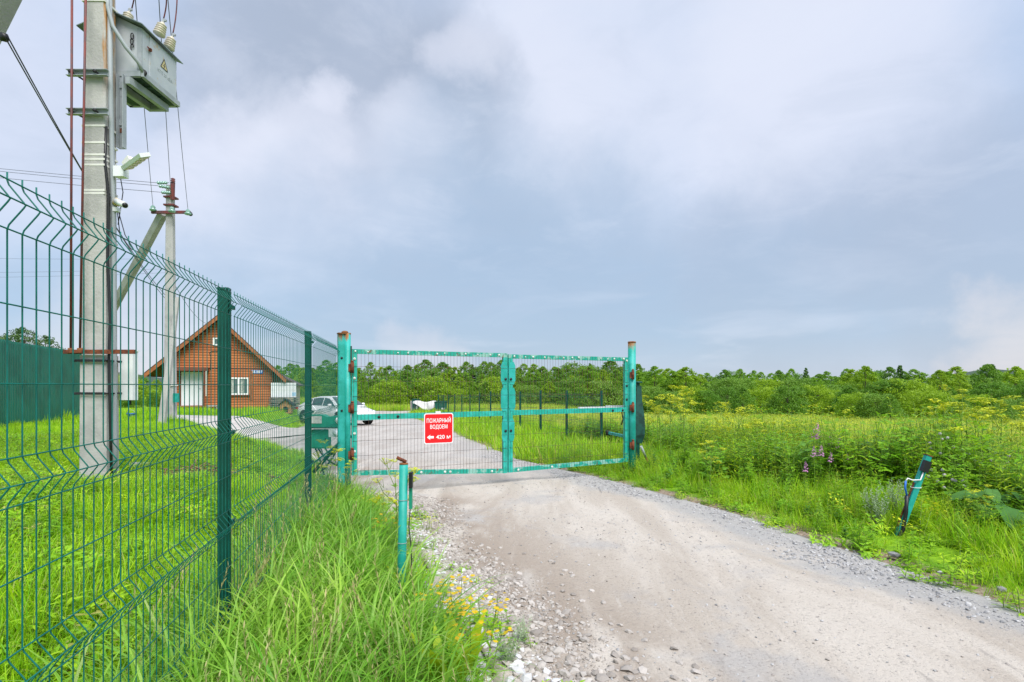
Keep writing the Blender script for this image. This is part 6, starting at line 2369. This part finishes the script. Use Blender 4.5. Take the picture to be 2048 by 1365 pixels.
# silvery mugwort clumps
mg = PM()
for _ in range(15):
    a = U(0, 6.283)
    hh = U(0.30, 0.6)
    b = Vector((U(-0.06, 0.06), U(-0.06, 0.06), 0))
    top = b + Vector((math.cos(a) * 0.16, math.sin(a) * 0.16, hh))
    mg.stick(b, top, 0.003, 0.0015)
    for k in range(22):
        t = 0.15 + 0.85 * k / 22
        an = 2.4 * k
        mg.leaf(b.lerp(top, t), (math.cos(an), math.sin(an), 0.7), U(0.035, 0.07) * (1.2 - 0.6 * t), U(0.012, 0.020), 0.2)
mg_me = mg.data('stems', G_silver)
for px, py, Y, s, lab in ((1755, 1075, 5.6, 0.75, 'silvery mugwort clump at the foot of the leaning post'), (1795, 1060, 5.85, 0.85, 'silvery mugwort growing just behind the leaning post'), (1745, 1050, 5.9, 0.7, 'small silvery mugwort left of the leaning post'), (1012, 1330, 2.95, 0.42, 'silvery mugwort on the stones at the lower edge of the road'), (1050, 1290, 3.2, 0.36, 'small silvery mugwort sprig among the larger stones')):
    X = (px - 1024) / FPX * Y
    r_ = empty('silvery_mugwort', (X, Y, g1(X, Y)), lab, 'weed', 'silvery mugwort', U(0, 6))
    r_.scale = (s, s, s)
    shared('foliage', mg_me, r_)

# tansy-like orange-yellow flowers in the near grass
ta = [herb('tansy source %d' % i, G_herb, 5, (0.22, 0.40), (0.06, 0.11), (0.010, 0.02), 0.05, fl=F_or) for i in range(2)]
for px, py, Y, lab in ((930, 1290, 3.15, 'orange-yellow flowers in the grass by the large stones'), (905, 1250, 3.35, 'orange-yellow flowers just below the upright photocell post'), (945, 1330, 2.95, 'lowest orange-yellow flowers in the near grass'), (770, 1070, 5.0, 'orange-yellow flowers left of the upright photocell post')):
    X = (px - 1024) / FPX * Y
    o = ta[random.randrange(2)].copy()
    o.name = 'yellow_wildflower'
    COL.objects.link(o)
    o.location = (X, Y, g1(X, Y))
    o.rotation_euler = (0, 0, U(0, 6))
    tag(o, lab, 'wildflower', 'orange-yellow wildflowers')

# dock: upright broad leaves in the near grass
dk = PM()
for k in range(9):
    a = U(0, 6.283)
    dk.leaf((0.02 * math.cos(a), 0.02 * math.sin(a), 0), (math.cos(a) * 0.4, math.sin(a) * 0.4, 1), U(0.22, 0.40), U(0.05, 0.08), 0.25)
dk_me = dk.data('leaves', G_lime)
for px, Y, s, lab in ((885, 2.75, 1.0, 'upright broad-leaved dock at the lower edge of the photo'), (925, 2.85, 0.9, 'broad-leaved dock nearest to the white chips'), (1905 / 2.9 + 160, 3.9, 0.8, 'broad-leaved dock beside the upright photocell post')):
    X = (px - 1024) / FPX * Y
    r_ = empty('broad_leaved_dock', (X, Y, g1(X, Y)), lab, 'weed', 'broad-leaved docks', U(0, 6))
    r_.scale = (s, s, s)
    shared('foliage', dk_me, r_)

# ------------------------------------------------------------------ trees and bushes
L_birch = leaf_mat('birch leaves', (0.145, 0.31, 0.016), (0.225, 0.405, 0.030), trans=0.42)
L_alder = leaf_mat('alder leaves', (0.095, 0.235, 0.018), (0.165, 0.315, 0.030), trans=0.36)
L_willow = leaf_mat('willow leaves', (0.145, 0.29, 0.030), (0.225, 0.375, 0.055), trans=0.36)
L_yellow = leaf_mat('yellow-green leaves', (0.21, 0.36, 0.014), (0.29, 0.44, 0.024), trans=0.42)
L_spruce = leaf_mat('spruce needles', (0.060, 0.155, 0.024), (0.105, 0.215, 0.036), trans=0.12)
L_pine = leaf_mat('pine needles', (0.045, 0.110, 0.034), (0.085, 0.155, 0.045), trans=0.15)
M_bark = mat('grey brown bark', (0.13, 0.10, 0.075), 0.9, var=0.4, scale=6)


def crown(kind, h, w, n_clump, n_leaf, size, m):
    """leaf-sized faces gathered in clumps at the ends of limbs, through the volume of the crown"""
    vs, fs = [], []
    nl = 0
    limbs = []
    for c in range(n_clump):
        t = random.random()
        if kind == 'cone':
            t = t ** 1.25
            zc = h * (0.05 + 0.95 * t)
            rmax = w * 0.5 * (1 - t) ** 0.85 * min(1, 0.6 + 3 * t) + 0.04
        elif kind == 'dome':
            zc = h * (0.06 + 0.90 * t)
            rmax = w * 0.5 * math.sqrt(max(0.02, 1 - (t - 0.12) ** 2 * 1.1)) * (1.0 if t > 0.08 else 0.9)
        elif kind == 'oval':
            zc = h * (0.06 + 0.94 * t)
            rmax = w * 0.5 * (1 - t ** 2.6) ** 0.75 * min(1, 0.75 + t) + 0.05
        else:
            zc = h * (0.55 + 0.42 * t)
            rmax = w * 0.5 * math.sqrt(max(0.05, 1 - (2 * t - 0.8) ** 2))
        a = U(0, 6.283)
        r_ = rmax * math.sqrt(U(0.25, 1)) * U(0.85, 1.12)
        cc = np.array([r_ * math.cos(a), r_ * math.sin(a), zc])
        limbs.append(cc)
        cr = (0.08 + 0.075 * w * U(0.6, 1.3)) * (0.7 if kind == 'cone' else 1.0) * (1.15 - (0.62 if kind in ('cone', 'oval') else 0.30) * t)
        k = max(18, int(n_leaf * (1.1 - 0.35 * t)))
        d = rng.normal(0, 1, (k, 3))
        d /= np.linalg.norm(d, axis=1)[:, None]
        rad = cr * rng.random(k) ** 0.4
        q = cc + d * rad[:, None] * np.array([1.15, 1.15, 0.75])
        nrm = d * 0.6 + rng.normal(0, 0.7, (k, 3)) + np.array([0, 0, 0.5])
        nrm /= np.linalg.norm(nrm, axis=1)[:, None]
        s = np.cross(nrm, rng.normal(0, 1, (k, 3)))
        s /= np.linalg.norm(s, axis=1)[:, None]
        t2 = np.cross(nrm, s)
        sz = size * rng.uniform(0.6, 1.3, (k, 1))
        vs.append(np.stack([q - s * sz * 0.5, q + t2 * sz * 0.32, q + s * sz * 0.5, q - t2 * sz * 0.32], 1).reshape(-1, 3))
        i = nl + np.arange(k)[:, None] * 4 + np.arange(4)[None, :]
        fs.append(i)
        nl += 4 * k
    me = bpy.data.meshes.new('crown')
    V = np.concatenate(vs)
    V[:, 2] = np.maximum(V[:, 2], 0.02)
    me.from_pydata(V.tolist(), [], np.concatenate(fs).tolist())
    me.materials.append(m)
    return me, limbs


def trunk(h, w, limbs, kind):
    p = PM()
    r0 = 0.02 + 0.011 * h
    p.tube([(0, 0, -0.3), (U(-0.05, 0.05), U(-0.05, 0.05), h * 0.4), (U(-0.1, 0.1), U(-0.1, 0.1), h * 0.93)], [r0, r0 * 0.65, r0 * 0.12], 6, caps=False)
    for c in limbs[::max(1, len(limbs) // 14)]:
        zb = c[2] * (0.55 if kind != 'pine' else 0.75)
        p.tube([(0, 0, zb), (c[0] * 0.5, c[1] * 0.5, zb * 0.5 + c[2] * 0.5 + 0.05 * h), tuple(c)], [r0 * 0.35, r0 * 0.22, r0 * 0.06], 4, caps=False)
    return p.data('trunk', M_bark)


KINDS_ = {}
for nm, kind, h, w, nc, nlf, sz, m in (
    ('birch_tree', 'oval', 5.5, 3.2, 240, 42, 0.135, L_birch), ('birch_tree', 'oval', 6.0, 3.3, 240, 42, 0.135, L_birch), ('birch_tree', 'oval', 5.0, 3.6, 240, 42, 0.14, L_yellow),
    ('alder_tree', 'oval', 5.2, 3.8, 250, 42, 0.14, L_alder), ('alder_tree', 'dome', 4.6, 3.8, 250, 42, 0.14, L_alder),
    ('willow_bush', 'dome', 2.8, 3.6, 240, 40, 0.12, L_willow), ('willow_bush', 'dome', 2.4, 3.2, 220, 40, 0.12, L_yellow), ('willow_bush', 'dome', 3.0, 3.4, 240, 40, 0.12, L_alder),
    ('spruce_tree', 'cone', 5.4, 2.4, 240, 32, 0.12, L_spruce), ('aspen_tree', 'oval', 5.6, 3.4, 240, 40, 0.135, L_birch)):
    cm_, lb = crown(kind, h, w, nc, nlf, sz, m)
    KINDS_.setdefault(nm, []).append((cm_, trunk(h, w, lb, kind), h, m))
LOOK = {L_birch.name: 'light green', L_yellow.name: 'yellow-green', L_alder.name: 'dark green', L_willow.name: 'grey-green', L_spruce.name: 'dark pointed'}
WORD = {'birch_tree': 'young birch', 'alder_tree': 'bushy alder', 'willow_bush': 'willow bush', 'spruce_tree': 'young spruce', 'aspen_tree': 'young aspen'}
CAT_ = {'willow_bush': 'bush'}


def where(px):
    for lim, s in ((150, 'beyond the corrugated fence'), (290, 'between the two power poles'), (560, 'behind the wooden house'), (690, 'above the white car'), (800, 'beside the left gate post'), (905, 'above the waste bins'), (1010, 'above the red sign'),
                   (1130, 'behind the right gate leaf\'s inner half'), (1262, 'behind the right gate leaf\'s outer half'), (1420, 'just right of the gate posts'), (1560, 'halfway between gate and fireweed'), (1720, 'behind the pink fireweed'), (1860, 'above the leaning post'), (1960, 'behind the tallest yellow weeds')):
        if px < lim:
            return s
    return 'at the right edge of the meadow'


def tree(nm, X, Y, top_py, row, v=None, group='young trees and bushes around the site'):
    opts = KINDS_[nm]
    cm_, tk, h, m = opts[random.randrange(len(opts))] if v is None else opts[v]
    z = g1(X, Y)
    want = EYE + (HORIZON - top_py) / FPX * Y - z
    s = max(0.25, want / (h * 1.0))
    px = 1024 + FPX * X / Y
    lab = '%s %s %s, %s' % (LOOK.get(m.name, 'green'), WORD[nm], where(px), row)
    r_ = empty(nm, (X, Y, z), lab, CAT_.get(nm, 'tree'), group, U(0, 6.283))
    sw_ = s * U(0.9, 1.25)
    r_.scale = (sw_, sw_, s)
    shared('crown', cm_, r_)
    shared('trunk', tk, r_)
    return r_


def row(px0, px1, step, Yr, topr, names, rowname):
    px = px0
    while px < px1:
        Y = U(*Yr)
        tree(random.choice(names), (px + U(-0.3, 0.3) * step - 1024) / FPX * Y, Y, U(*topr), rowname)
        px += step * U(0.75, 1.25)


B, A_, Wl, Sp, As = 'birch_tree', 'alder_tree', 'willow_bush', 'spruce_tree', 'aspen_tree'
# the young wood behind yard and gate: back, middle and front ranks
row(540, 1290, 18, (84, 96), (720, 738), [B, B, A_, As, A_], 'back rank')
row(545, 1290, 25, (72, 80), (733, 758), [B, A_, A_, As, B], 'middle rank')
row(560, 1290, 29, (63, 69), (752, 778), [A_, Wl, B, A_, Wl], 'front rank')
# the meadow side: far rank, bushes before it, the nearer clump on the right
row(1275, 1760, 15, (112, 140), (738, 756), [B, A_, B, As, A_], 'far rank')
row(1700, 2130, 24, (84, 100), (734, 752), [B, A_, B, As], 'far rank')
row(1285, 2100, 27, (74, 84), (754, 774), [Wl, B, A_, Wl], 'middle rank')
row(1290, 1720, 36, (60, 68), (768, 784), [Wl, Wl, A_, Wl], 'front rank')
row(1700, 2120, 33, (50, 58), (752, 780), [A_, Wl, A_, B], 'nearer clump')
row(1720, 2120, 38, (42, 48), (780, 800), [Wl, Wl, A_], 'foremost bushes')
for px, py in ((1308, 733), (1372, 736), (1345, 742), (1730, 734), (1880, 742), (1975, 731), (2030, 735)):
    Y = 70 if px < 1500 else 58
    tree(B if px != 1975 else A_, (px - 1024) / FPX * Y, Y, py, 'above the rest')
for px, py in ((1180, 728), (945, 730), (1612, 737), (1800, 732), (1985, 730)):
    Y = U(80, 92)
    tree(Sp, (px - 1024) / FPX * Y, Y, py, 'tip above the rest')
# left side: greenery beyond the poles and the fence
row(168, 330, 26, (44, 52), (742, 764), [Wl, A_, B], 'back rank')
row(172, 320, 34, (36, 40), (772, 790), [Wl, Wl], 'front rank')

# the old pine beyond the corrugated fence
pine_c, lb = crown('pine', 8.0, 5.2, 60, 60, 0.20, L_pine)
pine_t = trunk(7.4, 5.2, lb, 'pine')
pz_ = g1(-36.5, 42)
pr = empty('pine_tree', (-36.8, 42, pz_), 'spreading dark pine crown showing above the corrugated fence', 'tree')
ph_ = (EYE + (HORIZON - 652) / FPX * 42 - pz_) / 8.0
pr.scale = (0.78, 0.78, ph_)
shared('crown', pine_c, pr)
shared('trunk', pine_t, pr)

# ------------------------------------------------------------------ look-alikes told apart by their order from left to right
ORD = ['leftmost', 'second from left', 'third from left', 'fourth from left', 'fifth from left', 'sixth from left', 'seventh from left', 'eighth from left', 'ninth from left', 'tenth from left', 'eleventh from left', 'twelfth from left']
by_label = {}
for o in scene.objects:
    if o.parent is None and o.get('label'):
        by_label.setdefault(o['label'], []).append(o)
for lab, os in by_label.items():
    if len(os) > 1:
        os.sort(key=lambda o: o.location.x / max(o.location.y, 0.1))
        for i, o in enumerate(os):
            w = ORD[i] if i < len(ORD) - 1 and not (i == len(os) - 1 and i > 0) else ('rightmost' if i == len(os) - 1 else ORD[min(i, 11)])
            o['label'] = '%s, %s' % (lab, w)
